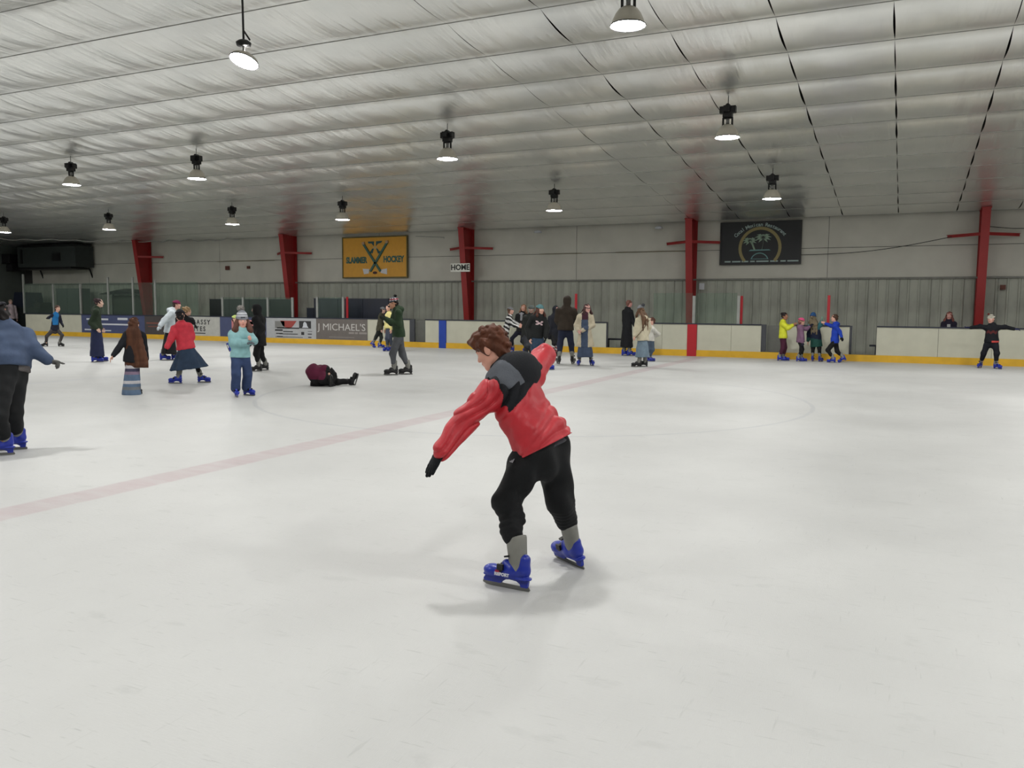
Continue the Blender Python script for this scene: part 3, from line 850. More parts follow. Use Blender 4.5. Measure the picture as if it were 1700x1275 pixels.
WORDS = 'first second third fourth fifth sixth seventh eighth ninth tenth eleventh twelfth'.split()
def unseen_label(x, y):
    rn = lambda v: 'row over the far ice' if v > 20 else 'row over the middle ice' if v > 13 else 'row above the blind near side' if v > 8 else 'row beyond the top of the picture' if v > 3 else 'row above the camera'
    row = rn(y)
    same = sorted([q[0] for q in bays if q[2] is None and rn(q[1]) == row], reverse=True)
    return 'unseen high bay lamp, %s, %s from the right wall' % (row, WORDS[same.index(x)])
proto = make_bay()
for k, (x, y, lab) in enumerate(bays):
    o = proto if k == 0 else copy_tree(proto)
    o.location = (x, y, roof_z(y) - 0.80)
    tag(o, lab or unseen_label(x, y), 'lamp', 'high bay lamps over the ice')
# the tilted lamp on a long rod
lp = on_ice(405, 102, 4.72)
t = thing('pendant_lamp', 'glaring tilted round lamp on a long black rod at the upper left', 'lamp', tuple(lp))
tilt = Matrix.Rotation(-20 * D2R, 4, 'X') @ Matrix.Rotation(3 * D2R, 4, 'Y')
for nm, mb, m_ in (('reflector', MB().lathe([(0.19, 0.0), (0.17, 0.05), (0.09, 0.10), (0.05, 0.12), (0.045, 0.11), (0.08, 0.09), (0.16, 0.04), (0.18, 0.0)], 28), m_refl),
                   ('rim_ring', MB().lathe([(0.192, -0.005), (0.197, 0.006), (0.186, 0.01), (0.18, 0.0), (0.192, -0.005)], 28), m_dark),
                   ('lens', MB().lathe([(0.0, -0.03), (0.12, -0.02), (0.18, 0.0)], 28), m_lens)):
    o = mb.build(nm, m_, t, smooth=True); o.matrix_local = tilt
MB().tube([(0, 0, 0.11), (0.0, 0, 0.2)], 0.016, 8).build('lamp_socket', m_prt_g, t)
MB().lathe([(0, 0.28), (0.06, 0.27), (0.10, 0.24), (0.09, 0.20), (0.0, 0.19)], 16).build('ballast_box', m_black, t, smooth=True)
zr = roof_z(lp[1]) - lp[2]
MB().tube([(0, 0, 0.27), (0, 0, 0.4), (-0.01, 0, zr - 0.1)], 0.014, 8).bar((0, 0, 0.40), (0.11, 0, 0.26), 0.012, 0.02).build('hanging_rod', m_dark, t)
MB().lathe([(0, zr), (0.05, zr - .03), (0.05, zr - .06), (0, zr - .07)], 12).build('ceiling_hook', m_dark, t)
# ================================================================== PEOPLE ENGINE (implicit surfaces -> one closed mesh per body or garment)
f32 = np.float32
def nrm(v):
    v = np.asarray(v, float); return v / max(1e-9, np.linalg.norm(v))
def axis_pts(lo, hi, base, ref):
    out = [lo]; x = lo
    ref = [(a, b_, h) for a, b_, h in ref]
    while x < hi:
        st = base
        for a, b_, h in ref:
            if a - h <= x < b_: st = min(st, h)
            elif x < a and x + st > a: st = max(h, a - x) if a - x > h * .5 else st
        x += st; out.append(x)
    return np.array(out, f32)
class Field:
    def __init__(s, lo, hi, base, refine=()):
        s.ax = [axis_pts(lo[i], hi[i], base, [(a[i], b_[i], h) for a, b_, h in refine]) for i in range(3)]
        s.F = np.full([len(a) for a in s.ax], 1.0, f32)
    def sub(s, lo, hi):
        sl = []
        for i in range(3):
            a = np.searchsorted(s.ax[i], lo[i]); b_ = np.searchsorted(s.ax[i], hi[i])
            sl.append(slice(max(0, a - 1), min(len(s.ax[i]), b_ + 1)))
        return tuple(sl), s.ax[0][sl[0]][:, None, None], s.ax[1][sl[1]][None, :, None], s.ax[2][sl[2]][None, None, :]
    def put(s, sl, d, k, op='u'):
        A = s.F[sl]
        if A.size == 0: return
        if op == 'u':
            if k > 0:
                h = np.maximum(k - np.abs(A - d), 0) / k
                s.F[sl] = np.minimum(A, d) - h * h * (k * .25)
            else: s.F[sl] = np.minimum(A, d)
        elif op == 's':
            d = -d
            if k > 0:
                h = np.maximum(k - np.abs(A - d), 0) / k
                s.F[sl] = np.maximum(A, d) + h * h * (k * .25)
            else: s.F[sl] = np.maximum(A, d)
    def cap(s, a, b_, ra, rb, k=.02, flat=1.0, lat=None, rib=None, op='u', lat_off=None):
        a = np.asarray(a, float); b_ = np.asarray(b_, float)
        m = max(ra, rb) * max(1.0, flat) + .09
        sl, X, Y, Z = s.sub(np.minimum(a, b_) - m, np.maximum(a, b_) + m)
        ab = b_ - a; L = np.linalg.norm(ab) + 1e-9; u = ab / L
        px, py, pz = X - f32(a[0]), Y - f32(a[1]), Z - f32(a[2])
        t = px * f32(u[0]) + py * f32(u[1]) + pz * f32(u[2])
        tc = np.clip(t, 0, f32(L))
        r = f32(ra) + tc * f32((rb - ra) / L)
        if rib:
            r = r + f32(rib[1]) * np.abs(np.sin(tc * f32(math.pi * rib[0] / L)))
        qx, qy, qz = px - tc * f32(u[0]), py - tc * f32(u[1]), pz - tc * f32(u[2])
        if flat != 1.0:
            l = np.asarray(lat, float); l = nrm(l - u * np.dot(l, u)); dd = np.cross(u, l)
            c = qx * f32(dd[0]) + qy * f32(dd[1]) + qz * f32(dd[2])
            q2 = qx * qx + qy * qy + qz * qz + c * c * f32(1 / flat ** 2 - 1)
            d = (np.sqrt(np.maximum(q2, 0)) - r) * f32(min(1, flat) ** .5)
        else:
            d = np.sqrt(qx * qx + qy * qy + qz * qz) - r
        s.put(sl, d, k, op)
    def ell(s, c, R, rad, k=.02, op='u', noise=None):
        """R: rows = axes of the ellipsoid"""
        c = np.asarray(c, float); m = max(rad) + .08
        sl, X, Y, Z = s.sub(c - m, c + m)
        px, py, pz = X - f32(c[0]), Y - f32(c[1]), Z - f32(c[2])
        q0 = q1 = 0
        for i in range(3):
            v = px * f32(R[i][0]) + py * f32(R[i][1]) + pz * f32(R[i][2])
            q0 = q0 + (v / f32(rad[i])) ** 2; q1 = q1 + (v / f32(rad[i] ** 2)) ** 2
        k0 = np.sqrt(q0); k1 = np.sqrt(q1) + 1e-6
        d = k0 * (k0 - 1) / k1
        if noise is not None:
            d = d + noise(X, Y, Z)
        s.put(sl, d, k, op)
    def cut(s, p, n):
        """keep the side the normal points away from"""
        X, Y, Z = s.ax[0][:, None, None], s.ax[1][None, :, None], s.ax[2][None, None, :]
        d = (X - f32(p[0])) * f32(n[0]) + (Y - f32(p[1])) * f32(n[1]) + (Z - f32(p[2])) * f32(n[2])
        s.F = np.maximum(s.F, d)
    def cone(s, a, b_, ra, rb, lat, flat=.8, pleat=(0, 0), th=1.0, curve=1.0):
        """skirt: elliptic cone from a (waist) to b (hem), closed solid"""
        a = np.asarray(a, float); b_ = np.asarray(b_, float)
        m = max(ra, rb) * 1.3 + .06
        sl, X, Y, Z = s.sub(np.minimum(a, b_) - m, np.maximum(a, b_) + m)
        ab = b_ - a; L = np.linalg.norm(ab); u = ab / L
        l = np.asarray(lat, float); l = nrm(l - u * np.dot(l, u)); dd = np.cross(u, l)
        px, py, pz = X - f32(a[0]), Y - f32(a[1]), Z - f32(a[2])
        t = px * f32(u[0]) + py * f32(u[1]) + pz * f32(u[2])
        x = px * f32(l[0]) + py * f32(l[1]) + pz * f32(l[2])
        y = (px * f32(dd[0]) + py * f32(dd[1]) + pz * f32(dd[2])) / f32(flat)
        tt = np.clip(t / f32(L), 0, 1)
        r = ra + (rb - ra) * tt ** curve
        if pleat[0]:
            th_ = np.arctan2(y, x)
            r = r * (1 + pleat[1] * tt * np.sin(pleat[0] * th_ + 2.0 * np.sin(2 * th_)))
        d = (np.sqrt(x * x + y * y) - r) * f32(flat ** .5 * .9)
        d = np.maximum(d, np.maximum(-t, t - f32(L)))
        s.put(sl, d, .01)
    def wrinkle(s, amp, freq, seed=0, n=4):
        rs = np.random.RandomState(seed)
        X, Y, Z = s.ax[0][:, None, None], s.ax[1][None, :, None], s.ax[2][None, None, :]
        acc = 0
        for i in range(n):
            d = nrm(rs.randn(3)) * freq * (0.7 + rs.rand())
            acc = acc + np.sin(X * f32(d[0]) + Y * f32(d[1]) + Z * f32(d[2]) + f32(rs.rand() * 6.3))
        s.F = s.F + f32(amp / n) * acc
    def mesh(s, name, mats, parent, matfn=None, smooth=True):
        F = s.F
        F[0], F[-1], F[:, 0], F[:, -1], F[:, :, 0], F[:, :, -1] = [1] * 6
        ins = F < 0
        nx, ny, nz = F.shape
        c = np.zeros((nx - 1, ny - 1, nz - 1), np.int8)
        for i in (0, 1):
            for j in (0, 1):
                for k in (0, 1):
                    c += ins[i:nx - 1 + i, j:ny - 1 + j, k:nz - 1 + k]
        act = (c > 0) & (c < 8)
        I, J, K = np.nonzero(act)
        if len(I) == 0:
            me = bpy.data.meshes.new(name); return link(name, me, parent)
        idx = np.full(act.shape, -1, np.int64); idx[I, J, K] = np.arange(len(I))
        pos = np.zeros((len(I), 3)); cnt = np.zeros(len(I))
        ax = s.ax
        for axn in range(3):
            o = [a for a in range(3) if a != axn]
            for p in (0, 1):
                for q in (0, 1):
                    a = [I.copy(), J.copy(), K.copy()]
                    a[o[0]] = a[o[0]] + p; a[o[1]] = a[o[1]] + q
                    b_ = [t.copy() for t in a]; b_[axn] = b_[axn] + 1
                    fa = F[a[0], a[1], a[2]]; fb = F[b_[0], b_[1], b_[2]]
                    m = (fa < 0) != (fb < 0)
                    t = np.where(m, fa / np.where(m, fa - fb, 1), 0)
                    P = np.stack([ax[d][a[d]].astype(float) for d in range(3)], 1)
                    P[:, axn] += t * (ax[axn][b_[axn]] - ax[axn][a[axn]])
                    pos += P * m[:, None]; cnt += m
        pos /= cnt[:, None]
        quads = []
        for axn in range(3):
            sl0 = [slice(1, -1)] * 3; sl1 = [slice(1, -1)] * 3
            sl0[axn] = slice(0, -1); sl1[axn] = slice(1, None)
            A, B = ins[tuple(sl0)], ins[tuple(sl1)]
            ch = A != B
            i, j, k = np.nonzero(ch)
            fl = A[i, j, k]
            base = [i, j, k]
            for d in range(3):
                if d != axn: base[d] = base[d] + 1
            o = [(axn + 1) % 3, (axn + 2) % 3]
            def cell(p, q):
                a = [t.copy() for t in base]
                a[o[0]] = a[o[0]] - p; a[o[1]] = a[o[1]] - q
                return idx[a[0], a[1], a[2]]
            Q = np.stack([cell(1, 1), cell(0, 1), cell(0, 0), cell(1, 0)], 1)
            Q[~fl] = Q[~fl][:, ::-1]
            quads.append(Q)
        Q = np.concatenate(quads)
        Q = Q[(Q >= 0).all(1)]
        me = bpy.data.meshes.new(name)
        me.vertices.add(len(pos)); me.vertices.foreach_set('co', pos.astype(f32).ravel())
        me.loops.add(len(Q) * 4); me.loops.foreach_set('vertex_index', Q.astype(np.int32).ravel())
        me.polygons.add(len(Q)); me.polygons.foreach_set('loop_start', np.arange(0, len(Q) * 4, 4, dtype=np.int32))
        me.polygons.foreach_set('loop_total', np.full(len(Q), 4, np.int32))
        if not isinstance(mats, (list, tuple)): mats = [mats]
        for m in mats: me.materials.append(m)
        if matfn is not None:
            cen = pos[Q].mean(1)
            me.polygons.foreach_set('material_index', matfn(cen).astype(np.int32))
        me.update(calc_edges=True)
        if smooth: me.polygons.foreach_set('use_smooth', np.ones(len(Q), bool))
        return link(name, me, parent)

def ang(phi):
    """unit vector in the local frame (u right, w away, z up) for a facing angle: 0 = to the camera, 90 = picture right, 180 = away"""
    return np.array([math.sin(phi * D2R), -math.cos(phi * D2R), 0.0])
def left_of(phi):
    return np.array([math.cos(phi * D2R), math.sin(phi * D2R), 0.0])
def ik(a, b_, l1, l2, pole, soft=False):
    ab = b_ - a; d = np.linalg.norm(ab); u = ab / max(d, 1e-6)
    if d > (l1 + l2) * .995:
        return a + ab * (l1 / (l1 + l2)), b_
    x = (l1 * l1 - l2 * l2 + d * d) / (2 * d); h = math.sqrt(max(0, l1 * l1 - x * x))
    if soft and d > .86 * (l1 + l2): h *= .4
    p = np.asarray(pole, float); p = nrm(p - u * np.dot(p, u))
    return a + u * x + p * h, b_

# ------------------------------------------------------------------ shared skate meshes
m_skblue = mat('skate_blue', (24, 44, 152), 0.35, var=0.04, bump=0.05)
m_skblack = mat('skate_black', (20, 20, 22), 0.4, var=0.05)
m_cuff = mat('skate_cuff_grey', (124, 124, 118), 0.55, var=0.07, scale=12, bump=0.1)
m_steel = mat('blade_steel', (120, 120, 118), 0.35, metal=0.8)
m_strap = mat('strap_black', (18, 18, 20), 0.5)
m_holder = mat('holder_pale', (190, 190, 188), 0.4)
I3 = np.eye(3)
def skate_meshes():
    F = Field((-.07, -.15, .03), (.07, .20, .24), .0055)
    F.cap((0, -.085, .115), (0, -.02, .11), .042, .044, k=.02)                     # heel to instep
    F.cap((0, -.02, .10), (0, .115, .092), .044, .043, k=.03, flat=.78, lat=(1, 0, 0))
    F.ell((0, .125, .096), I3, (.046, .06, .036), k=.02)
    F.cap((0, -.08, .13), (0, -.09, .185), .043, .036, k=.02)                       # heel counter
    F.cap((0, -.01, .13), (0, .03, .145), .036, .03, k=.03)
    F.cap((0, -.055, .16), (0, -.04, .26), .034, .036, k=.012, op='s')              # the cuff opening
    # sole plate
    F.cap((0, -.10, .074), (0, .15, .070), .040, .036, k=.008, flat=.32, lat=(1, 0, 0))
    shell = F.mesh('skate_shell', m_skblue, None)
    me_shell = shell.data; bpy.data.objects.remove(shell)
    # holder: plate with an arch
    mb = MB()
    prof_t = [(-.128, .066), (-.06, .066), (-.052, .05), (-.03, .060), (0, .064), (.03, .060), (.055, .048), (.075, .066), (.165, .066)]
    outer = [(.165, .068), (-.125, .068), (-.118, .022), (-.075, .022), (-.068, .040), (-.045, .053), (-.01, .058), (.025, .053), (.05, .040), (.062, .026), (.175, .026), (.182, .040)]
    n = len(outer)
    mb.v += [(-.011, a, b_) for a, b_ in outer] + [(.011, a, b_) for a, b_ in outer]
    # split the concave outline into convex strips
    strips = [(0, 9, 10, 11), (1, 2, 3, 4), (0, 1, 4, 5), (0, 5, 6), (0, 6, 7), (0, 7, 8), (0, 8, 9)]
    for st in strips:
        mb.f.append(tuple(st)); mb.mi.append(0)
        mb.f.append(tuple(n + i for i in reversed(st))); mb.mi.append(0)
    for i in range(n):
        j = (i + 1) % n
        mb.f.append((i, n + i, n + j, j)); mb.mi.append(0)
    o = mb.build('skate_holder', m_skblue); me_hold = o.data; bpy.data.objects.remove(o)
    mb = MB()
    bl = [(-.135, .010), (-.128, .002), (-.05, 0), (.12, 0), (.165, .003), (.190, .014), (.188, .030), (.170, .028), (-.125, .026)]
    n = len(bl)
    mb.v += [(-.003, a, b_) for a, b_ in bl] + [(.003, a, b_) for a, b_ in bl]
    mb.f += [tuple(range(n)), tuple(reversed(range(n, 2 * n)))]; mb.mi += [0, 0]
    for i in range(n):
        j = (i + 1) % n; mb.f.append((i, n + i, n + j, j)); mb.mi.append(0)
    o = mb.build('skate_blade', m_steel); me_blade = o.data; bpy.data.objects.remove(o)
    # cuff, local origin at the ankle (z up the shin, y forward)
    F = Field((-.075, -.09, -.07), (.075, .09, .21), .0055)
    F.cap((0, -.005, -.02), (0, -.014, .165), .043, .053, k=.01, flat=1.15, lat=(1, 0, 0))
    F.cap((0, .03, -.02), (0, .024, .175), .022, .026, k=.03)
    F.cut((0, 0, .172), nrm((0, .15, 1)))
    F.cap((0, -.008, .158), (0, -.012, .24), .041, .046, k=.004, op='s')
    o = F.mesh('boot_cuff', m_cuff, None); me_cuff = o.data; bpy.data.objects.remove(o)
    mb = MB()
    mb.box((.02, .034, .068), (.052, .058, .086)).box((-.052, .034, .064), (.02, .062, .074)).box((.036, .03, .060), (.058, .05, .094))
    o = mb.build('buckle', m_strap); me_buck = o.data; bpy.data.objects.remove(o)
    mb = MB()   # instep strap
    n_ = 10
    for i in range(n_):
        a0, a1 = math.pi * i / n_, math.pi * (i + 1) / n_
        P = lambda a, y: (.050 * math.cos(a), y, .105 + .048 * math.sin(a))
        mb.quad([P(a0, .035), P(a1, .035), P(a1, .062), P(a0, .062)])
    mb.box((.040, .028, .115), (.056, .068, .150)).box((-.056, .028, .115), (-.040, .068, .150))
    o = mb.build('strap', m_strap); me_strap = o.data; bpy.data.objects.remove(o)
    return dict(shell=me_shell, hold=me_hold, blade=me_blade, cuff=me_cuff, buck=me_buck, strap=me_strap)
SK = skate_meshes()
for k_, m_ in (('shell', m_skblack), ('hold', m_skblack)):
    c_ = SK[k_].copy(); c_.materials.clear(); c_.materials.append(m_); SK[k_ + '_k'] = c_
def to_m(R, t, s=1.0):
    """R columns = axes"""
    return Matrix([[R[0][0] * s, R[0][1] * s, R[0][2] * s, t[0]], [R[1][0] * s, R[1][1] * s, R[1][2] * s, t[1]], [R[2][0] * s, R[2][1] * s, R[2][2] * s, t[2]], [0, 0, 0, 1]])
def frame(fwd, up):
    fwd = nrm(fwd); up = np.asarray(up, float); x = nrm(np.cross(fwd, up)); up = np.cross(x, fwd)
    return np.array([x, fwd, up]).T     # columns: right, forward, up

# ------------------------------------------------------------------ head in unit space (height 1, centre 0, y forward)
def head_field(F, c, R, h, k=1.0, eyes=True):
    """R columns right, forward, up"""
    P = lambda x, y, z: c + R @ (np.array([x, y, z]) * h)
    Rt = R.T
    F.ell(P(0, -.06, .12), Rt, (.335 * h, .41 * h, .375 * h), k=.03 * h)
    F.ell(P(0, .08, -.13), Rt, (.265 * h, .295 * h, .33 * h), k=.16 * h)
    F.cap(P(-.06, .23, -.385), P(.06, .23, -.385), .085 * h, .085 * h, k=.10 * h)
    F.cap(P(-.21, -.02, -.26), P(-.07, .2, -.38), .09 * h, .08 * h, k=.10 * h)
    F.cap(P(.21, -.02, -.26), P(.07, .2, -.38), .09 * h, .08 * h, k=.10 * h)
    F.cap(P(-.13, .31, .085), P(.13, .31, .085), .06 * h, .06 * h, k=.05 * h)
    for s in (-1, 1):
        F.ell(P(s * .17, .24, -.10), Rt, (.09 * h, .09 * h, .09 * h), k=.08 * h)
        F.ell(P(s * .135, .385, .015), Rt, (.068 * h, .05 * h, .05 * h), k=.03 * h, op='s')
        if eyes:
            F.ell(P(s * .135, .315, .012), Rt, (.056 * h, .056 * h, .050 * h), k=.006 * h)
        F.ell(P(s * .335, -.04, -.02), Rt, (.045 * h, .085 * h, .125 * h), k=.02 * h)
    F.cap(P(0, .36, .05), P(0, .435, -.115), .030 * h, .045 * h, k=.04 * h)
    F.cap(P(-.045, .40, -.125), P(.045, .40, -.125), .03 * h, .03 * h, k=.03 * h)
    F.cap(P(-.075, .345, -.235), P(.075, .345, -.235), .030 * h, .030 * h, k=.02 * h)
    F.cap(P(-.06, .335, -.285), P(.06, .335, -.285), .030 * h, .030 * h, k=.02 * h)
def head_mats(c, R, h):
    def fn(cen):
        q = (cen - c) @ R / h
        x, y, z = q[:, 0], q[:, 1], q[:, 2]
        out = np.zeros(len(q), int)
        ax = np.abs(x)
        front = y > .2
        eye = front & (((ax - .135) / .062) ** 2 + ((z - .012) / .036) ** 2 < 1) & (np.abs(z) < .2)
        iris = front & (((ax - .135) / .026) ** 2 + ((z - .010) / .030) ** 2 < 1)
        brow = (y > .27) & (np.abs(ax - .13) < .075) & (np.abs(z - .115 + .25 * (ax - .14) ** 2 * 10) < .018)
        lip = front & ((x / .095) ** 2 + ((z + .258) / .038) ** 2 < 1)
        out[brow] = 4; out[lip] = 3; out[eye] = 1; out[iris] = 2
        return out
    return fn
m_eye = mat('eye_white', (216, 212, 206), 0.3, var=0)
m_iris = mat('eye_dark', (44, 34, 30), 0.3, var=0)
def skin_mats(rgb, hair):
    t = '%d_%d_%d' % rgb
    lip = (int(rgb[0] * .82), int(rgb[1] * .62), int(rgb[2] * .62))
    return [mat('skin_' + t, rgb, 0.55, var=0.04, scale=14, bump=0.05), m_eye, m_iris, mat('lip_' + t, lip, 0.5, var=0), mat('brow_%d_%d_%d' % hair, hair, 0.8, var=0)]

def hand_field(F, wr, dv, side, nrmv, sc, curl=.35, point=False, r_add=0.0, k=.008):
    """wr wrist, dv finger direction, side thumb side, nrmv palm normal (fingers curl towards it)"""
    dv = nrm(dv); side = nrm(side - dv * np.dot(side, dv)); n_ = nrm(np.cross(dv, side)); n_ = n_ if np.dot(n_, nrmv) > 0 else -n_
    P = lambda d, s_, q: wr + (dv * d + side * s_ + n_ * q) * sc
    F.cap(wr - dv * .02 * sc, P(.02, 0, 0), (.024 + r_add) * sc, (.025 + r_add) * sc, k=k, flat=.75, lat=side)
    F.cap(P(.015, 0, 0), P(.075, -.002, 0), .030 * sc + r_add, .038 * sc + r_add, k=k, flat=.42, lat=side)
    for i, (o, L_) in enumerate(((.030, .072), (.011, .082), (-.009, .076), (-.028, .060))):
        c = 0.05 if (point and i == 0) else (1.25 if point else curl)
        p0 = P(.078 - abs(o - .01) * .25, o, 0)
        a1, a2, a3 = c * .6, c * 1.3, c * 1.9
        p1 = p0 + (dv * math.cos(a1) + n_ * math.sin(a1)) * L_ * .45 * sc
        p2 = p1 + (dv * math.cos(a2) + n_ * math.sin(a2)) * L_ * .32 * sc
        p3 = p2 + (dv * math.cos(a3) + n_ * math.sin(a3)) * L_ * .26 * sc
        r_ = .0095 * sc + r_add * .6
        F.cap(p0, p1, r_, r_ * .95, k=.004); F.cap(p1, p2, r_ * .95, r_ * .9, k=.004); F.cap(p2, p3, r_ * .9, r_ * .8, k=.004)
    p0 = P(.022, .024, .006); p1 = P(.048, .050, .014); p2 = P(.080, .058, .020)
    F.cap(p0, p1, .013 * sc + r_add, .011 * sc + r_add, k=.008); F.cap(p1, p2, .011 * sc + r_add * .7, .009 * sc + r_add * .7, k=.004)

HAIR = {}
def hair_mat(rgb):
    return mat('hair_%d_%d_%d' % rgb, rgb, 0.6, var=0.22, scale=14, bump=0.6, bscale=70, stretch=(1, 1, .25), spec=.25)

def person(label, at, H, face=0, tf=None, hf=None, hp=0, roll_h=0, build=1.0, pel=None, nk=None, hd=None, mid=None,
           fL=None, fR=None, fyL=None, fyR=None, fpL=0, fpR=0, frL=0, frR=0, hL=None, hR=None, elL=None, elR=None, knL=None, knR=None,
           dL=None, dR=None, curlL=.35, curlR=.35, pointL=False, pointR=False, gloveL=None, gloveR=None,
           skin=(206, 160, 140), hairc=(60, 44, 36), hair='short', hairw=1.0, hat=None, top=None, bottom=None, skate='blue', det=1.0, group=None,
           extras=None, floor_z=0.0, shoes=True, hscale=1.0, place=None):
    tf = face if tf is None else tf; hf = tf if hf is None else hf
    A = on_ice(*at) if place is None else np.array(place, float)
    rel = A[:2]; wv = rel / np.linalg.norm(rel); uv = np.array([wv[1], -wv[0]])
    root_rz = math.atan2(uv[1], uv[0])
    def toL(p):
        d = np.asarray(p, float) - A
        return np.array([d[:2] @ uv, d[:2] @ wv, d[2]])
    def PX(q, dw=0.0):
        """pixel (+ depth offset) -> local point on the upright plane through the anchor"""
        px, py = q[0], q[1]; w_ = (q[2] if len(q) > 2 else 0.0) + dw
        r = ray(px, py); t = (A[:2] @ wv + w_) / (r[:2] @ wv)
        return toL(CC + r * t)
    ks = max(.68, min(1.05, H / 1.70))
    lift = (.07 * ks) if shoes else 0
    z0 = A[2]
    F_ = ang(face); Lf = left_of(face); Ft = ang(tf); Lt = left_of(tf)
    up = np.array([0, 0, 1.0])
    # ---- joints
    P = PX(pel) if pel is not None else np.array([0, 0, .515 * H + lift])
    N_ = PX(nk) if nk is not None else P + np.array([0, 0, .315 * H])
    hl = .232 * (.58 + .42 * H / 1.75) * hscale
    spine = nrm(N_ - P)
    Hc = PX(hd) if hd is not None else N_ + nrm(spine * .6 + up * .4) * (.045 * H + .46 * hl)
    C_ = N_ - spine * .055 * H
    Lt_ = nrm(Lt - spine * np.dot(Lt, spine))
    fwd_t = np.cross(spine, Lt_); fwd_t = fwd_t if np.dot(fwd_t, Ft) > -0.2 else -fwd_t
    fwd_t = -np.cross(Lt_, spine) if np.dot(-np.cross(Lt_, spine), Ft) > 0 else np.cross(Lt_, spine)
    shw = (.098 if H < 1.6 else .104) * H * build ** .5
    sh = {1: C_ + Lt_ * shw + spine * .015 * H, -1: C_ - Lt_ * shw + spine * .015 * H}
    hip = {1: P + Lf * .052 * H - up * .015 * H, -1: P - Lf * .052 * H - up * .015 * H}
    J = {}
    for s, f, fy, fp, fr, h_, el, kn, dv in ((1, fL, fyL, fpL, frL, hL, elL, knL, dL), (-1, fR, fyR, fpR, frR, hR, elR, knR, dR)):
        fy = face + (8 if s > 0 else -8) * (-1) if fy is None else fy
        if f is None: base = Lf * s * .055 * H + np.array([P[0] * .6, P[1] * .6, 0])
        elif len(f) == 2:
            base = toL(on_ice(*f, z=z0)); dd_ = np.linalg.norm(A[:2])
            if dd_ > 8:
                base[1] = float(np.clip(base[1] * (.6 if dd_ < 12 else .3), -.2, .2)); base[2] = 0
        else: base = PX(f)
        fd = ang(fy); fd = fd * math.cos(fp * D2R) + up * math.sin(fp * D2R)
        R = frame(fd, up)
        if fr:
            c, s2 = math.cos(fr * D2R), math.sin(fr * D2R)
            x, z = R[:, 0].copy(), R[:, 2].copy()
            R[:, 0] = x * c + z * s2; R[:, 2] = z * c - x * s2
        an = base + R @ (np.array([0, -.05, .15]) * ks) if shoes else base + up * .08
        l1, l2 = .232 * H, .222 * H
        if kn is not None: K = PX(kn)
        else:
            K, _ = ik(hip[s], an, l1, l2, fd * .8 + F_ * .4 + up * .1, True)
            if (bottom or {}).get('kind') == 'skirt':
                K = hip[s] * .42 + an * .52 + K * .06
        if h_ is not None: W = PX(h_)
        else: W = sh[s] - up * .325 * H + Lt * s * .035 * H + Ft * .03 * H
        if el is not None: E = PX(el)
        else:
            pole = -Ft * .7 - up * .6 + Lt * s * .5
            E, W = ik(sh[s], W, .172 * H, .150 * H, pole)
        # keep the hand within reach
        J[s] = dict(base=base, R=R, an=an, kn=K, wr=W, el=E, dv=(nrm(W - E) if dv is None else nrm(np.array(dv, float))))
    Rh = frame(nrm(ang(hf) * math.cos(hp * D2R) - up * math.sin(hp * D2R)), up)
    if roll_h:
        c, s2 = math.cos(roll_h * D2R), math.sin(roll_h * D2R); x, z = Rh[:, 0].copy(), Rh[:, 2].copy()
        Rh[:, 0] = x * c + z * s2; Rh[:, 2] = z * c - x * s2
    # ---- resolution
    dist = np.linalg.norm(A[:2]); near = dist < 8
    g = (.0075 if near else .017) / det
    gh = (.0042 if near else .0085) / det
    allp = [P, N_, Hc] + [J[s][k] for s in (1, -1) for k in ('an', 'kn', 'wr', 'el')]
    lo = np.min(allp, 0) - .22; hi = np.max(allp, 0) + .22
    # ---- body
    ref = [(Hc - hl * .56, Hc + hl * .56, gh)]
    hs = .45 + .55 * H / 1.75
    for s, gl in ((1, gloveL), (-1, gloveR)):
        if not gl:
            hc = J[s]['wr'] + J[s]['dv'] * .08 * hs
            ref.append((hc - .10 * hs, hc + .10 * hs, gh * 1.15))
    Fd = Field(lo, hi, g * 1.35, ref)
    Fd.cap(P - spine * .02, P + spine * .10 * H, .066 * H * build, .056 * H * build, k=.03, flat=.66, lat=Lf)
    Fd.cap(P + spine * .10 * H, C_, .062 * H * build, .078 * H, k=.03, flat=.6, lat=Lt_)
    Fd.cap(sh[1], sh[-1], .026 * H, .026 * H, k=.03)
    Fd.cap(N_ - spine * .03, Hc - Rh[:, 2] * .28 * hl - Rh[:, 1] * .08 * hl, .036 * H * (.8 + .2 * build), .030 * H, k=.02)
    for s in (1, -1):
        j = J[s]
        Fd.cap(sh[s], j['el'], .024 * H, .019 * H, k=.02); Fd.cap(j['el'], j['wr'], .019 * H, .0145 * H, k=.01)
        Fd.cap(hip[s], j['kn'], .033 * H, .024 * H, k=.02); Fd.cap(j['kn'], j['an'] - j['R'][:, 2] * .03, .027 * H, .019 * H, k=.01)
        if not (gloveL if s > 0 else gloveR):
            pt = pointL if s > 0 else pointR; cu = curlL if s > 0 else curlR
            side = Ft if abs(np.dot(Ft, j['dv'])) < .9 else up
            if abs(np.dot(side, j['dv'])) > .85: side = Lt_ * -s
            hand_field(Fd, j['wr'], j['dv'], side, -Lt_ * s, hs, curl=cu, point=pt)
    head_field(Fd, Hc, Rh, hl)
    body = Fd.mesh('person', skin_mats(skin, hairc), None, head_mats(Hc, Rh, hl))
    body.location = tuple(A); body.rotation_euler = (0, 0, root_rz)
    tag(body, label, 'person', group)
    # ---- trousers / leggings
    T = dict(mat=None, th=.012, puff=0, hem=.08, sleeve=1.0, flare=1.0, hood=None, wr=.006)
    T.update(top or {})
    B = dict(kind='pants', mat=None, w=1.0, end=.12, th=.010, wr=.006)
    B.update(bottom or {})
    legm = B['mat'] if B['kind'] != 'skirt' else B.get('leg')
    th = B['th'] if B['kind'] != 'skirt' else .006
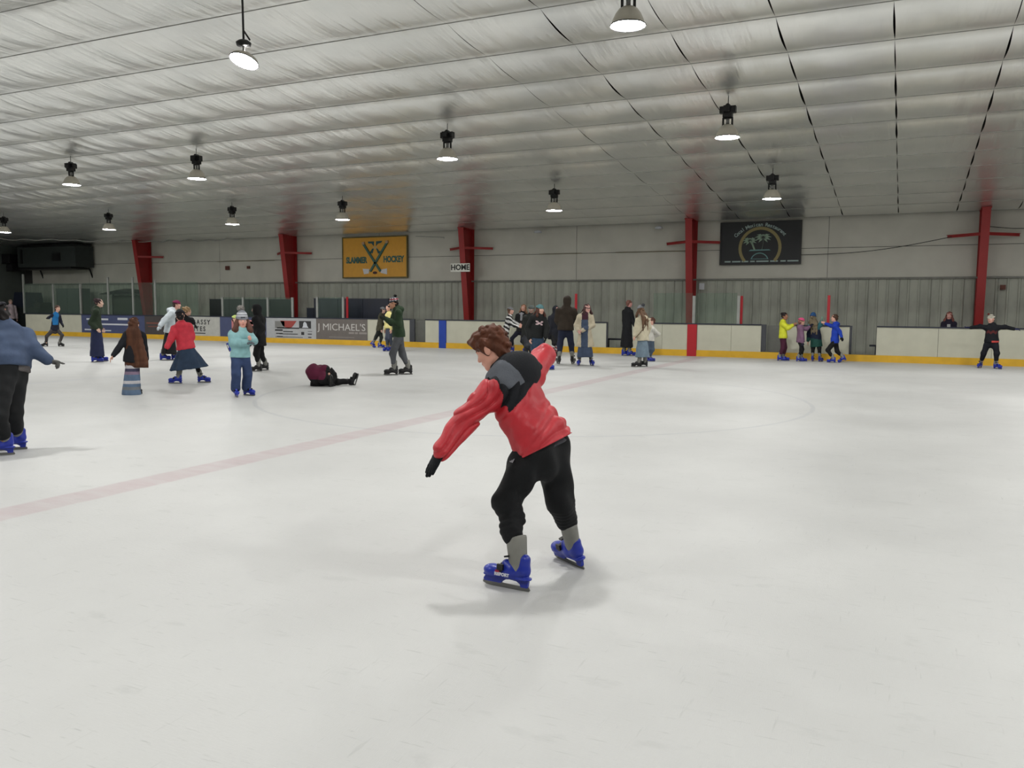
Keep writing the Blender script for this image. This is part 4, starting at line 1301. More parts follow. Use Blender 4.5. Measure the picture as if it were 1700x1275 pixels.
    if legm is not None:
        Fg = Field(lo, hi, g)
        w_ = B['w'] if B['kind'] != 'skirt' else .85
        Fg.cap(P - up * .03 * H, P + spine * .03 * H, .082 * H * build + th, .070 * H * build + th * .5, k=.03, flat=.70, lat=Lf)
        for s in (1, -1):
            j = J[s]
            shin = nrm(j['an'] - j['kn']); e = j['an'] - shin * (B['end'] * ks)
            Fg.cap(hip[s] + up * .01, j['kn'], .049 * H * build * (.55 + .45 * w_) + th, .035 * H * w_ + th, k=.045)
            Fg.cap(j['kn'], e, .035 * H * w_ + th, (.027 * H) * w_ * B.get('taper', 1.0) + th, k=.03, rib=B.get('rib'))
        if B['wr']: Fg.wrinkle(B['wr'] * (1.6 if near else 1.2), 42 if near else 34, seed=int(at[0]))
        for s in (1, -1):        # clean hem
            pass
        Fg.mesh('trousers' if B['kind'] != 'skirt' else 'leggings', legm, body)
    if B['kind'] == 'skirt':
        Fg = Field(lo - .1, hi + .1, g)
        wp = P + spine * .05 * H; L_ = B['len']
        hemc = np.array(PX(B['hemc'])) if 'hemc' in B else np.array([P[0] * .5 + (J[1]['an'][0] + J[-1]['an'][0]) * .25, P[1] * .6, P[2] - L_])
        Fg.cone(wp, hemc, .080 * H * build, B['rh'], Lf, flat=B.get('flat', .8), pleat=B.get('pleat', (7, .06)), curve=B.get('curve', 1.0))
        if B['wr']: Fg.wrinkle(B['wr'], 30, seed=int(at[0]) + 3)
        Fg.mesh('skirt', B['mats'] if 'mats' in B else B['mat'], body, (lambda cen: B['fn'](cen)) if 'fn' in B else None)
    # ---- top garment
    if T['mat'] is not None or 'mats' in T:
        Fg = Field(lo - .06, hi + .06, g)
        t_ = T['th'] + T['puff']
        low = P - spine * max(0.0, T['hem'])
        fl = T['flare']
        rb = [7, T['puff'] * .55] if T['puff'] else None
        M_ = PX(mid) if mid is not None else P + (C_ - P) * .5
        if T['hem'] > .35:     # coat
            Fg.cap(P + spine * .02 * H, M_, .088 * H * build + t_, .070 * H * build + t_, k=.03, flat=.72, lat=Lf)
            hc = P - up * T['hem'] + (J[1]['an'] + J[-1]['an'] - P * 2) * np.array([.3, .3, 0])
            Fg.cone(M_ - (M_ - P) * .3, hc, .076 * H * build + t_, .105 * H * fl + t_, Lf, flat=.8, pleat=(5, .04))
        else:
            Fg.cap(low - spine * .05, P + spine * .02 * H, .096 * H * build * fl + t_, .092 * H * build + t_, k=.03, flat=.76, lat=Lf, rib=None)
            Fg.cap(P + spine * .02 * H, M_, .092 * H * build + t_, .078 * H * build + t_, k=.04, flat=.74, lat=Lf, rib=[3, T['puff'] * .5] if T['puff'] else None)
        Fg.cap(M_, C_, .078 * H * build + t_, .084 * H * build ** .5 + t_ * .8, k=.05, flat=.70, lat=Lt_, rib=[3, T['puff'] * .5] if T['puff'] else None)
        Fg.cap(sh[1] - spine * .012 * H, sh[-1] - spine * .012 * H, .031 * H + t_ * .55, .031 * H + t_ * .55, k=.05)
        Fg.cap(C_, N_ + spine * .012 * H, .050 * H + t_, .036 * H + t_, k=.04)
        def folds(G, sd):
            if T['wr']: G.wrinkle(T['wr'] * (1.5 if near else 1.2), 46 if near else 36, seed=sd)
            if T.get('folds'):
                am, kk = T['folds']
                X, Y, Z = G.ax[0][:, None, None], G.ax[1][None, :, None], G.ax[2][None, None, :]
                dt = lambda v: X * f32(v[0]) + Y * f32(v[1]) + Z * f32(v[2])
                ph_ = kk * (dt(nrm(spine + .35 * Lt_))) + 1.6 * np.sin(dt(Lt_) * 14 + 2 * np.sin(dt(spine) * 9)) + 1.1 * np.sin(dt(fwd_t) * 17)
                msk = .5 + .5 * np.sin(dt(Lt_) * 8 + dt(spine) * 13 + 1)
                G.F = G.F + (am * msk * (np.abs(np.sin(ph_)) ** .7 - .6) * -1).astype(f32)
        folds(Fg, int(at[0]) + 1)
        if T['hem'] <= .35: Fg.cut(low, -nrm(spine + np.array(T.get('tilt', (0, 0, 0)), float)))
        slm = T['sleeve']
        Ft_ = Fg; Fg = Field(lo - .06, hi + .06, g)
        for s in (1, -1):
            j = J[s]
            Fg.cap(sh[s], j['el'], .029 * H * slm + t_ * .8, .027 * H * slm + t_ * .8, k=.035, rib=rb)
            fe = j['wr'] - nrm(j['wr'] - j['el']) * .01
            Fg.cap(j['el'], fe, .027 * H * slm + t_ * .8, .019 * H * slm + t_ * .7, k=.025, rib=rb)
        if T['hood'] == 'down':
            Fg.ell(N_ - fwd_t * .050 * H + spine * .0 * H, np.array([Lt_, fwd_t, spine]), (.075 * H, .045 * H, .045 * H), k=.02)
        folds(Fg, int(at[0]) + 2)
        hh_ = np.maximum(.035 - np.abs(Fg.F - Ft_.F), 0) / .035
        Fg.F = np.minimum(Fg.F, Ft_.F) - hh_ * hh_ * .00875
        J['C'], J['N'], J['P'], J['spine'], J['Lt'], J['ft'] = C_, N_, P, spine, Lt_, fwd_t
        fn = T.get('fn')
        Fg.mesh(T.get('name', 'jacket'), T['mats'] if 'mats' in T else T['mat'], body, (lambda cen: fn(cen, J, H)) if fn else None)
        if T['hood'] == 'up':
            Fg = Field(Hc - hl * .9, Hc + hl * .9, gh * 1.3)
            Fg.ell(Hc + Rh[:, 2] * .03 * hl - Rh[:, 1] * .06 * hl, Rh.T, (.47 * hl, .54 * hl, .58 * hl), k=.02)
            Fg.cap(Hc - Rh[:, 2] * .4 * hl - Rh[:, 1] * .1 * hl, N_, .40 * hl, .42 * hl, k=.05)
            Fg.ell(Hc + Rh[:, 1] * .42 * hl - Rh[:, 2] * .02 * hl, Rh.T, (.31 * hl, .36 * hl, .43 * hl), k=.02, op='s')
            Fg.wrinkle(.006, 30, seed=5)
            Fg.mesh('hood', T.get('mat') or T['mats'][0], body)
    # ---- hair
    def hn(amp, fr_):
        return lambda X, Y, Z: (amp * (np.sin(X * fr_ + 2 * np.sin(Z * fr_ * .6)) * np.sin(Y * fr_ * 1.1 + 1) + .6 * np.sin(Z * fr_ * 1.3 + X * fr_ * .7))).astype(f32)
    uvl = np.array([1.0, 0, 0])
    x_, y_, z_ = Rh[:, 0], Rh[:, 1], Rh[:, 2]
    if hair and not (T['hood'] == 'up'):
        Fh = Field(np.minimum(Hc - hl, N_ - .45 * H if hair in ('long', 'verylong') else Hc - hl) - .05, Hc + hl, gh * (1.0 if near else 1.15))
        nz = hn(.010 * hl / .22 if hair != 'curly' else .008 * hl / .22, 60 if hair != 'curly' else 75)
        big = 1.0 if hat is None else .93
        Fh.ell(Hc + z_ * .15 * hl - y_ * .10 * hl, Rh.T, (.385 * hl * big, .43 * hl * big, .395 * hl * big), k=.02, noise=nz)
        if hair == 'curly':
            Fh.ell(Hc + z_ * .36 * hl + y_ * .12 * hl, Rh.T, (.34 * hl, .36 * hl, .22 * hl), k=.04, noise=nz)
            rsn = np.random.RandomState(3)
            for i in range(90):
                a = rsn.rand() * 6.28; e = rsn.rand() * 1.3
                q = np.array([math.cos(a) * math.cos(e) * .36, math.sin(a) * math.cos(e) * .40 - .07, math.sin(e) * .40 + .16])
                t2 = nrm(np.array([-math.sin(a) + .4 * rsn.randn(), math.cos(a) + .6, -.35 + .3 * rsn.randn()])) * .16
                n2 = nrm(q - np.array([0, -.07, .16])) * .035
                Fh.cap(Hc + Rh @ ((q - t2 * .5) * hl), Hc + Rh @ ((q + t2 * .5 + n2) * hl), .050 * hl, .016 * hl, k=.012)
        Fh.ell(Hc + y_ * .46 * hl - z_ * .17 * hl, Rh.T, (.32 * hl, .33 * hl, .40 * hl), k=.02, op='s')
        if hair in ('short', 'curly'):
            Fh.ell(Hc - y_ * .27 * hl - z_ * .14 * hl, Rh.T, (.29 * hl, .19 * hl, .32 * hl), k=.03, noise=nz)
        Fh.cut(Hc - z_ * (.38 if hair in ('short', 'curly') else 5) * hl, -z_)
        if hair in ('long', 'verylong'):
            Lh = (.30 if hair == 'long' else .62) * (H / 1.4)
            for s in (-1, 0, 1):
                a = Hc - y_ * .22 * hl + x_ * s * .24 * hl
                b1 = N_ - fwd_t * .065 * H + Lt_ * (-s) * .05 * H
                b1 = N_ - fwd_t * .07 * H + x_ * s * .055 * H
                Fh.cap(a, b1, .17 * hl, .19 * hl, k=.03, flat=.7, lat=x_)
                e1 = b1 - (spine * .6 + up * .4) * Lh
                if hair == 'verylong': e1 = e1 + x_ * s * .055 + uvl * .075
                Fh.cap(b1, e1, (.19 if hair == 'long' else .26) * hl, (.10 if hair == 'long' else .44) * hl, k=.04, flat=.6, lat=x_)
            if hair == 'long':
                for s in (-1, 1):
                    a = Hc + x_ * s * .34 * hl - z_ * .05 * hl
                    b1 = Hc + x_ * s * .50 * hl - z_ * .62 * hl + y_ * .12 * hl
                    Fh.cap(a, b1, .12 * hl * hairw, .15 * hl * hairw, k=.03); Fh.cap(b1, b1 - z_ * .50 * hl * hairw, .15 * hl * hairw, .06 * hl * hairw, k=.03)
            Fh.wrinkle(.008, 75, seed=9)
        if hair == 'bun':
            Fh.ell(Hc - y_ * .42 * hl + z_ * .34 * hl, Rh.T, (.2 * hl, .18 * hl, .18 * hl), k=.02, noise=nz)
        if hair == 'pony':
            Fh.cap(Hc - y_ * .45 * hl + z_ * .1 * hl, Hc - y_ * .62 * hl - z_ * .7 * hl, .13 * hl, .07 * hl, k=.02)
        Fh.mesh('hair', hair_mat(hairc), body)
    # ---- hat
    if hat:
        hh = dict(mat=None, tall=.0, pom=None, fn=None, pomdir=(0, -.1, 1)); hh.update(hat)
        Fh = Field(Hc - hl * 1.0, Hc + hl * 1.2, gh * 1.15)
        Fh.ell(Hc + z_ * (.17 + hh['tall'] * .5) * hl - y_ * .06 * hl, Rh.T, (.40 * hl, .455 * hl, (.42 + hh['tall'] * .5) * hl), k=.01)
        nb = nrm(z_ * 1.0 + y_ * .28)
        Fh.cut(Hc + z_ * .20 * hl, -nb)
        for i in range(14):      # turned-up brim
            a0, a1 = i * math.pi / 7, (i + 1) * math.pi / 7
            q = lambda a: Hc + x_ * math.cos(a) * .375 * hl + y_ * (math.sin(a) * .425 - .06) * hl + z_ * (.25 - .28 * (math.sin(a) * .425 - .06)) * hl
            Fh.cap(q(a0), q(a1), .045 * hl, .045 * hl, k=.01, flat=1.6, lat=nrm(q(a0) - Hc))
        o = Fh.mesh('beanie', hh.get('mats') or hh['mat'], body, (lambda cen: hh['fn'](((cen - Hc) @ Rh) / hl)) if hh['fn'] else None)
        if hh['pom'] is not None:
            pd = hh['pomdir']; pc = Hc + Rh @ (nrm(pd) * (.60 + hh['tall']) * hl) + z_ * .12 * hl
            pr = hh.get('pomr', .19) * hl
            Fp = Field(pc - pr * 1.8, pc + pr * 1.8, gh)
            Fp.ell(pc, I3, (pr, pr, pr * .9), k=.01, noise=hn(.010, 150))
            Fp.mesh('pompom', hh['pom'], body)
    # ---- gloves
    for s, gl in ((1, gloveL), (-1, gloveR)):
        if gl:
            j = J[s]; hc = j['wr'] + j['dv'] * .07 * hs
            Fg = Field(hc - .15 * hs, hc + .15 * hs, gh * (1.0 if near else 1.1))
            side = Ft if abs(np.dot(Ft, j['dv'])) < .9 else up
            if abs(np.dot(side, j['dv'])) > .85: side = Lt_ * -s
            hand_field(Fg, j['wr'], j['dv'], side, -Lt_ * s, hs, curl=curlL if s > 0 else curlR, point=pointL if s > 0 else pointR, r_add=.004)
            Fg.cap(j['wr'] - j['dv'] * .05 * hs, j['wr'] + j['dv'] * .01, .027 * hs, .026 * hs, k=.01)
            Fg.mesh('glove', gl, body)
    # ---- skates
    if shoes and skate:
        for s in (1, -1):
            j = J[s]
            kk = '_k' if skate == 'black' else ''
            o = link('ice_skate', SK['shell' + kk], body); o.matrix_local = to_m(j['R'], j['base'], ks)
            for nm, me in (('blade_holder', SK['hold' + kk]), ('blade', SK['blade']), ('strap', SK['strap'])):
                link(nm, me, o)
            # the cuff follows the shin
            sh_ = nrm(j['kn'] - j['an']); sh_ = nrm(sh_ * .75 + j['R'][:, 2] * .25)
            Rc = frame(j['R'][:, 1] - sh_ * np.dot(j['R'][:, 1], sh_), sh_)
            loc = to_m(j['R'], j['base'], ks).inverted() @ to_m(Rc, j['an'] - j['R'][:, 2] * .01, ks)
            c_ = link('boot_cuff', SK['cuff'], o); c_.matrix_local = loc
            b2 = link('buckle', SK['buck'], o); b2.matrix_local = loc
    if extras:
        extras(dict(body=body, J=J, P=P, N=N_, C=C_, Hc=Hc, Rh=Rh, hl=hl, spine=spine, Lt=Lt_, ft=fwd_t, H=H, PX=PX, lo=lo, hi=hi, g=g, gh=gh, near=near, ks=ks, sh=sh, hip=hip))
    return body
# ================================================================== THE SKATERS
g_sk = 'skaters on the ice'
blk = cloth('black', (20, 20, 22)); 
m_scarf = cloth('scarf_pale', (132, 132, 136))
def scarf(e, m_=None):
    N_, ft, Lt, sp = e['N'], e['ft'], e['Lt'], e['spine']
    Fg = Field(N_ - .3, N_ + .2, .014)
    Fg.ell(N_ + ft * .03, np.array([Lt, ft, sp]), (.10, .10, .055), k=.02)
    Fg.cap(N_ + ft * .09 + Lt * .02, N_ + ft * .13 - sp * .20 + Lt * .03, .045, .04, k=.02)
    Fg.wrinkle(.006, 40); Fg.mesh('scarf', m_ or m_scarf, e['body'])
# ---- 1. boy in the red jacket (foreground)
m_redj = mat('nylon_red', (184, 34, 46), 0.5, var=0.06, scale=10, bump=0.35, bscale=26)
m_blkj = cloth('yoke_black', (24, 26, 31), bump=.35)
m_gryj = cloth('yoke_grey', (98, 102, 110), bump=.35)
m_pant = cloth('pants_black', (13, 15, 18), 0.75)
def boy_fn(cen, J, H):
    q = cen - J['C']
    a = q @ J['Lt']; b_ = q @ J['spine']; c = q @ J['ft']
    out = np.zeros(len(cen), int)
    arm = np.abs(a) > .20
    out[(c < .05) & (~arm) & (b_ > -.055 - .42 * a) & (a < .175)] = 1
    d = np.linalg.norm(cen - J[1]['wr'], axis=1)
    return out
def boy_extra(e):
    N_, ft, Lt, sp, body = e['N'], e['ft'], e['Lt'], e['spine'], e['body']
    Fg = Field(N_ - .30, N_ + .26, .0048)
    Fg.ell(N_ - ft * .075 - sp * .03 - Lt * .02, np.array([Lt, ft, sp]), (.150, .055, .110), k=.03)
    Fg.ell(N_ - ft * .04 + sp * .03, np.array([Lt, ft, sp]), (.115, .08, .06), k=.04)
    Fg.cap(N_ + Lt * .09 + ft * .03, N_ + Lt * .13 - ft * .05 - sp * .05, .05, .04, k=.05)
    Fg.cap(N_ - Lt * .09 + ft * .03, N_ - Lt * .13 - ft * .05 - sp * .08, .045, .03, k=.04)
    Fg.ell(N_ + ft * .03 + sp * .09, np.array([Lt, ft, sp]), (.085, .09, .05), k=.02, op='s')
    Fg.wrinkle(.009, 38, seed=21)
    Fg.mesh('hood', [m_blkj, m_gryj], body, lambda cen: (((cen - N_) @ Lt) > .058 + .35 * ((cen - N_) @ sp)).astype(int))
    # grey shirt tail under the jacket, grey cuff
    P = e['P']; lo, hi = P - .25, P + .25
    Fg = Field(lo, hi, .008)
    Fg.cap(P - sp * .05, P, .098 * e['H'] + .008, .092 * e['H'], k=.02, flat=.72, lat=Lt)
    Fg.cut(P - sp * .045, -sp)
    Fg.mesh('shirt_tail', cloth('shirt_grey', (72, 74, 80)), body)
    j = e['J'][1]; d = nrm(j['wr'] - j['el'])
    Fg = Field(j['wr'] - .1, j['wr'] + .1, .005)
    Fg.cap(j['wr'] - d * .03, j['wr'] + d * .012, .031, .030, k=.01)
    Fg.cut(j['wr'] + d * .012, d)
    Fg.mesh('shirt_cuff', cloth('shirt_grey', (72, 74, 80)), body)
    # zip pull hanging from the front edge of the hem
    a = e['PX']((860, 738, .02)); b_ = e['PX']((853, 750, .0))
    MB().tube([tuple(a), tuple(b_)], .003, 6).build('zip_pull', m_strap, body)
    bpy.context.view_layer.update()
    tr = [c for c in body.children if c.name.startswith('trousers')][0]
    inv = body.matrix_world.inverted()
    org = inv @ Vector(tuple(CC)); tgt = Vector(tuple(e['PX']((849, 768, -.1))))
    ok, hit, nn, _ = tr.ray_cast(org, (tgt - org).normalized())
    if ok:
        z = nn.normalized(); x = Vector((0, 0, 1)).cross(z).normalized(); y = z.cross(x)
        mb = MB()
        for x0, hgt in ((-.016, .008), (-.004, .016), (.008, .026)):
            mb.quad([hit + x * x0 + z * .003, hit + x * (x0 + .010) + z * .003, hit + x * (x0 + .004) + y * hgt + z * .003, hit + x * (x0 - .004) + y * (hgt * .8) + z * .003])
        mb.build('badge', mat('badge_pale', (150, 152, 158), 0.6, var=0), body)
    # lettering on the near skate
    sk = [c for c in body.children if c.name.startswith('ice_skate')][0]
    o = text_obj('lettering', 'RISPORT', 0.026, mat('print_skate', (206, 208, 220), 0.5, var=0), sk, (-.0505, .035, .089), (math.pi / 2, 0, -math.pi / 2), extrude=.002, bold=.0012)
    MB().quad([(-.0515, .085, .098), (-.0515, .05, .096), (-.049, .055, .112), (-.049, .08, .114)]).build('decal', mat('decal_red', (150, 30, 60), 0.5, var=0), sk)
person('boy with auburn hair in a red jacket with black hood, one arm held out', (895, 958), 1.52, face=-122, tf=-138, hf=-112, hp=26,
       pel=(902, 736, 0), mid=(868, 684, .02), nk=(843, 618, .06), hd=(816, 581, .10), fL=(847, 977), fR=(950, 937), fyL=-117, fyR=-145, frL=-4, frR=14,
       knL=(842, 832, -.06), knR=(931, 836, .10), elL=(772, 698, -.14), hL=(733, 750, -.24), elR=(903, 592, .36), hR=(897, 590, .60),
       dL=(-.52, -.10, -.84), curlL=.12, gloveL=cloth('glove_black', (16, 20, 24)), gloveR=cloth('glove_black', (16, 20, 24)),
       skin=(214, 158, 138), hairc=(90, 51, 34), hair='curly', build=1.16,
       top=dict(mats=[m_redj, m_blkj], th=.022, puff=.0, hem=.02, fn=boy_fn, wr=.006, folds=(.019, 62), flare=1.03, sleeve=1.2),
       bottom=dict(mat=m_pant, w=1.22, end=.19, th=.012, wr=.009, rib=[5, .005]), skate='blue', det=1.5, extras=boy_extra, group=g_sk)

# ---- 2. man at the left edge
m_den = cloth('sweat_blue', (68, 82, 108), bump=.3)
def man_extra(e):
    P, sp, Lt = e['P'], e['spine'], e['Lt']
    Fg = Field(P - .32, P + .32, .015)
    Fg.cap(P - sp * .10, P, .100 * e['H'] * 1.15, .098 * e['H'] * 1.12, k=.02, flat=.78, lat=Lt)
    Fg.cut(P - sp * .085, -sp)
    Fg.mesh('shirt_tail', cloth('tail_taupe', (92, 88, 88)), e['body'])
person('man in a faded blue sweatshirt at the left edge, pointing back with a grey glove', (14, 750), 1.78, face=-120, tf=-150, hf=-120, hp=20, build=1.3,
       pel=(14, 607, .0), nk=(6, 544, .10), hd=(-6, 523, .12), fL=(-2, 764), fR=(20, 745), fyL=-95, fyR=-100, knL=(-6, 690, -.35), knR=(20, 682, .0),
       elR=(55, 579, .05), hR=(80, 598, -.02), dR=(.95, -.05, -.22), pointR=True, gloveR=cloth('glove_grey', (92, 92, 90)),
       skin=(134, 84, 62), hairc=(24, 20, 20), hair='short', hat=dict(mat=cloth('cap_dark', (34, 34, 40))),
       top=dict(mat=m_den, th=.03, hem=.03, name='sweatshirt', sleeve=1.15, wr=.010),
       bottom=dict(mat=m_pant, w=1.35, end=.08, th=.012), skate='blue', extras=man_extra, group=g_sk)

# ---- 3. child with blue vest, far left
m_navy = cloth('navy', (30, 32, 46)); m_bvest = cloth('vest_blue', (34, 110, 170))
def vest_fn(cen, J, H):
    q = cen - J['C']; a = q @ J['Lt']; b_ = q @ J['spine']
    return ((np.abs(a) < .13) & (a < .05) & (b_ > -.32)).astype(int)
person('child in a dark jacket with a bright blue vest front, skating at far left', (89, 575), 1.36, face=35, hf=30, pel=(91, 547), nk=(93, 521), hd=(96, 512),
       fL=(101, 576), fR=(75, 575), fyL=50, fyR=-60, hL=(104, 540), hR=(79, 528, -.1), gloveL=blk, gloveR=blk, hair='short', hairc=(70, 48, 38),
       top=dict(mats=[m_navy, m_bvest], hem=.05, fn=vest_fn, th=.018), bottom=dict(mat=cloth('trouser_taupe', (66, 62, 62)), w=1.0), skate='black', group=g_sk)

# ---- 4. woman in the dark green sweater
person('woman in a dark green sweater and long navy skirt with dark hair up', (162, 601), 1.60, face=88, hf=80, nk=(160, 513), hd=(165, 503), fL=(168, 598), fR=(160, 602), fyL=92, fyR=88,
       elR=(151, 536, -.1), hR=(160, 545, -.2), elL=(160, 534, .1), hL=(168, 545, .05), hairc=(44, 26, 30), hair='bun', skin=(204, 168, 150),
       top=dict(mat=cloth('green_dark', (38, 50, 36)), th=.026, hem=.03, name='sweater', sleeve=1.2),
       bottom=dict(kind='skirt', mat=cloth('skirt_navy', (36, 42, 72)), len=.74, rh=.20, pleat=(5, .04), flat=.9), group=g_sk)

# ---- 5. girl with very long brown hair
m_str = [cloth('stripe_grey', (112, 116, 122)), cloth('stripe_white', (190, 188, 192)), cloth('stripe_mauve', (128, 110, 130)), cloth('stripe_blue', (92, 112, 138)), cloth('stripe_navy', (62, 62, 84))]
def skirt5(cen):
    z = cen[:, 2]
    seq = [0, 1, 2, 1, 4, 2, 3, 3, 1, 3, 0, 3]
    i = np.clip(((.64 - z) / .60 * 12).astype(int), 0, 11)
    i = np.where(z > .52, 0, i)
    return np.array(seq)[i]
person('girl from behind with very long brown hair and striped knit skirt', (219, 655), 1.23, face=150, tf=165, hf=150, nk=(224, 551), hd=(223, 538), pel=(220, 597),
       fL=(214, 653), fR=(223, 656), fyL=110, fyR=110, elL=(203, 570, 0), hL=(188, 590, -.1), hairc=(84, 52, 36), hair='verylong', skin=(206, 160, 140),
       top=dict(mat=cloth('jacket_black', (26, 28, 34)), th=.03, hem=.05, flare=1.1), bottom=dict(kind='skirt', mats=m_str, fn=skirt5, len=.60, rh=.155, pleat=(4, .03), flat=.85, leg=blk, wr=.004, mat=m_str[0]),
       skate='black', group=g_sk)

# ---- 6. woman in the pale grey hoodie with maroon beanie
person('woman in a pale grey hoodie, black skirt and maroon beanie', (276, 598), 1.58, face=90, hf=78, pel=(281, 551), nk=(286, 516), hd=(294, 506),
       fL=(292, 597), fR=(273, 598), fyL=80, fyR=98, elR=(273, 532, -.2), hR=(266, 541, -.3), elL=(292, 530, .1), hL=(298, 538, .15), skin=(216, 164, 148), hairc=(60, 40, 36), hair='short',
       hat=dict(mat=cloth('beanie_maroon', (102, 26, 62))), gloveR=cloth('grey_pale', (186, 194, 200)),
       top=dict(mat=cloth('grey_pale', (186, 194, 200)), th=.034, hem=.03, hood='down', name='hoodie', sleeve=1.3, flare=1.1),
       bottom=dict(kind='skirt', mat=cloth('skirt_black', (18, 18, 22)), len=.60, rh=.26, pleat=(4, .05), leg=blk), group=g_sk)

# ---- 7b. blond person behind the red coat
person('blond person in black behind the girl in the red coat, arm reaching right', (306, 606), 1.52, face=150, hf=120, pel=(304, 560), nk=(305, 526), hd=(311, 517), fL=(298, 606), fR=(312, 605),
       elR=(318, 531, .0), hR=(322, 537, -.05), gloveR=blk, hairc=(150, 122, 88), hair='bun', top=dict(mat=cloth('black_soft', (24, 24, 28)), th=.024, hem=.05),
       bottom=dict(mat=blk, w=1.1), group=g_sk)
# ---- 7. girl in the red coat with denim skirt
person('girl in a coral red hooded coat and flared dark denim skirt with black gloves', (312, 636), 1.38, face=178, tf=172, hf=185, pel=(309, 578), nk=(301, 539), hd=(299, 524),
       fL=(293, 637), fR=(337, 634), fyL=-105, fyR=70, fpR=0, elL=(284, 562, -.05), hL=(277, 577, -.12), gloveL=blk, gloveR=blk, elR=(318, 560, .05), hR=(312, 570, .25),
       hairc=(36, 32, 34), hair='short', hat=dict(mat=cloth('beanie_charcoal', (44, 44, 50))),
       top=dict(mat=cloth('coral', (208, 58, 74), rough=.65), th=.032, hem=.02, hood='down', flare=1.18, sleeve=1.15, wr=.008),
       bottom=dict(kind='skirt', mat=cloth('denim_dark', (46, 62, 84)), len=.48, rh=.34, hemc=(314, 612), pleat=(9, .09), flat=.8, leg=blk), extras=lambda e: scarf(e, cloth('beanie_charcoal', (44, 44, 50))), group=g_sk)

# ---- 9. person with lime hat behind the teal girl
person('person in a lime hat behind the teal jacket girl, one leg kicked back', (402, 592), 1.45, face=95, tf=60, hf=40, pel=(398, 560), nk=(394, 540), hd=(391, 530),
       fL=(404, 592), fR=(377, 576, .1), fyR=100, fpR=-70, knR=(392, 566, .1), hairc=(70, 46, 40), hair='short', hat=dict(mat=cloth('lime', (176, 190, 110))),
       hL=(412, 552, 0), hR=(396, 556, -.1),
       top=dict(mat=m_navy, th=.02, hem=.05), bottom=dict(mat=m_navy, w=1.0), group=g_sk)
# ---- 8. girl in the teal jacket
hat8 = [cloth('hat_white', (190, 192, 198)), cloth('hat_grey', (128, 130, 138)), cloth('hat_dark', (70, 72, 80))]
def hatfn8(q):
    z = q[:, 2]
    i = np.where(z < .33, 1, np.where(z < .42, 0, np.where(z < .48, 2, np.where(z < .62, 0, 1))))
    return np.where((z < .33) & (np.abs(q[:, 0]) < .16) & (q[:, 1] > .2) & (z > .2), 2, i)
m_teal_j = cloth('teal_puffer', (140, 184, 188), rough=.55, bump=.2)
person('girl in a pale teal puffer jacket, jeans and a striped pompom hat facing the camera', (401, 658), 1.38, face=8, hf=10, pel=(399, 590), nk=(400, 549), hd=(402, 533),
       fL=(412, 654), fR=(392, 660), fyL=45, fyR=10, elL=(421, 566, -.02), hL=(417, 563, -.20), elR=(387, 570, -.05), hR=(411, 569, -.24), gloveR=cloth('glove_grey2', (84, 92, 98)),
       hairc=(94, 62, 52), hair='long', skin=(214, 156, 140), hscale=1.08, hairw=1.5, build=.93,
       hat=dict(mats=hat8, fn=hatfn8, mat=None, tall=.22, pom=cloth('pom_grey', (136, 132, 128), bump=.5), pomr=.26, pomdir=(.05, -.3, 1)),
       top=dict(mat=m_teal_j, th=.018, puff=.014, hem=.035, flare=1.06, sleeve=1.1), bottom=dict(mat=cloth('jeans_mid', (54, 70, 106)), w=1.35, end=.02, taper=1.35, wr=.008), det=1.15, group=g_sk)
# ---- 10. figure all in black
person('figure all in black with hood up, right of the teal jacket girl', (432, 616), 1.46, face=-100, tf=-120, hf=-105, pel=(431, 563), nk=(429, 526), hd=(425, 514), fL=(427, 618), fR=(438, 612),
       fyL=-95, fyR=-80, elL=(434, 545, -.1), hL=(428, 556, -.2), gloveL=blk, gloveR=blk, hairc=(20, 18, 18), skin=(176, 134, 120),
       top=dict(mat=blk, th=.04, hem=.16, hood='up', flare=1.12, sleeve=1.3), bottom=dict(mat=blk, w=1.15, end=.14), skate='black', group=g_sk)

# ---- 11. fallen skater
def fall_fn(cen, J, H):
    q = cen - J['P']
    return (((cen - J['C']) @ J['ft'] > -.02) | (cen[:, 2] < .13)).astype(int)
person('fallen skater curled up on the ice in a maroon and black jacket', (545, 641), 1.50, face=80, tf=115, hf=100, hp=75, pel=(524, 634, .12), mid=(522, 618, .10), nk=(538, 615, .06), hd=(546, 622, .0),
       fL=(592, 634, .10), fR=(549, 638, -.22), fyL=60, fpL=70, fyR=0, fpR=60, frR=0, knL=(560, 634, .12), knR=(553, 622, -.02), elL=(552, 626, .2), hL=(553, 634, .1), elR=(536, 630, -.1), hR=(545, 634, -.1),
       gloveL=blk, gloveR=blk, hairc=(22, 18, 20), hair='short', hat=dict(mat=blk),
       top=dict(mats=[cloth('maroon', (84, 22, 48)), blk], th=.05, hem=.0, fn=fall_fn, sleeve=1.2, wr=.006), bottom=dict(mat=blk, w=1.0, end=.0), skate='black', group=g_sk)

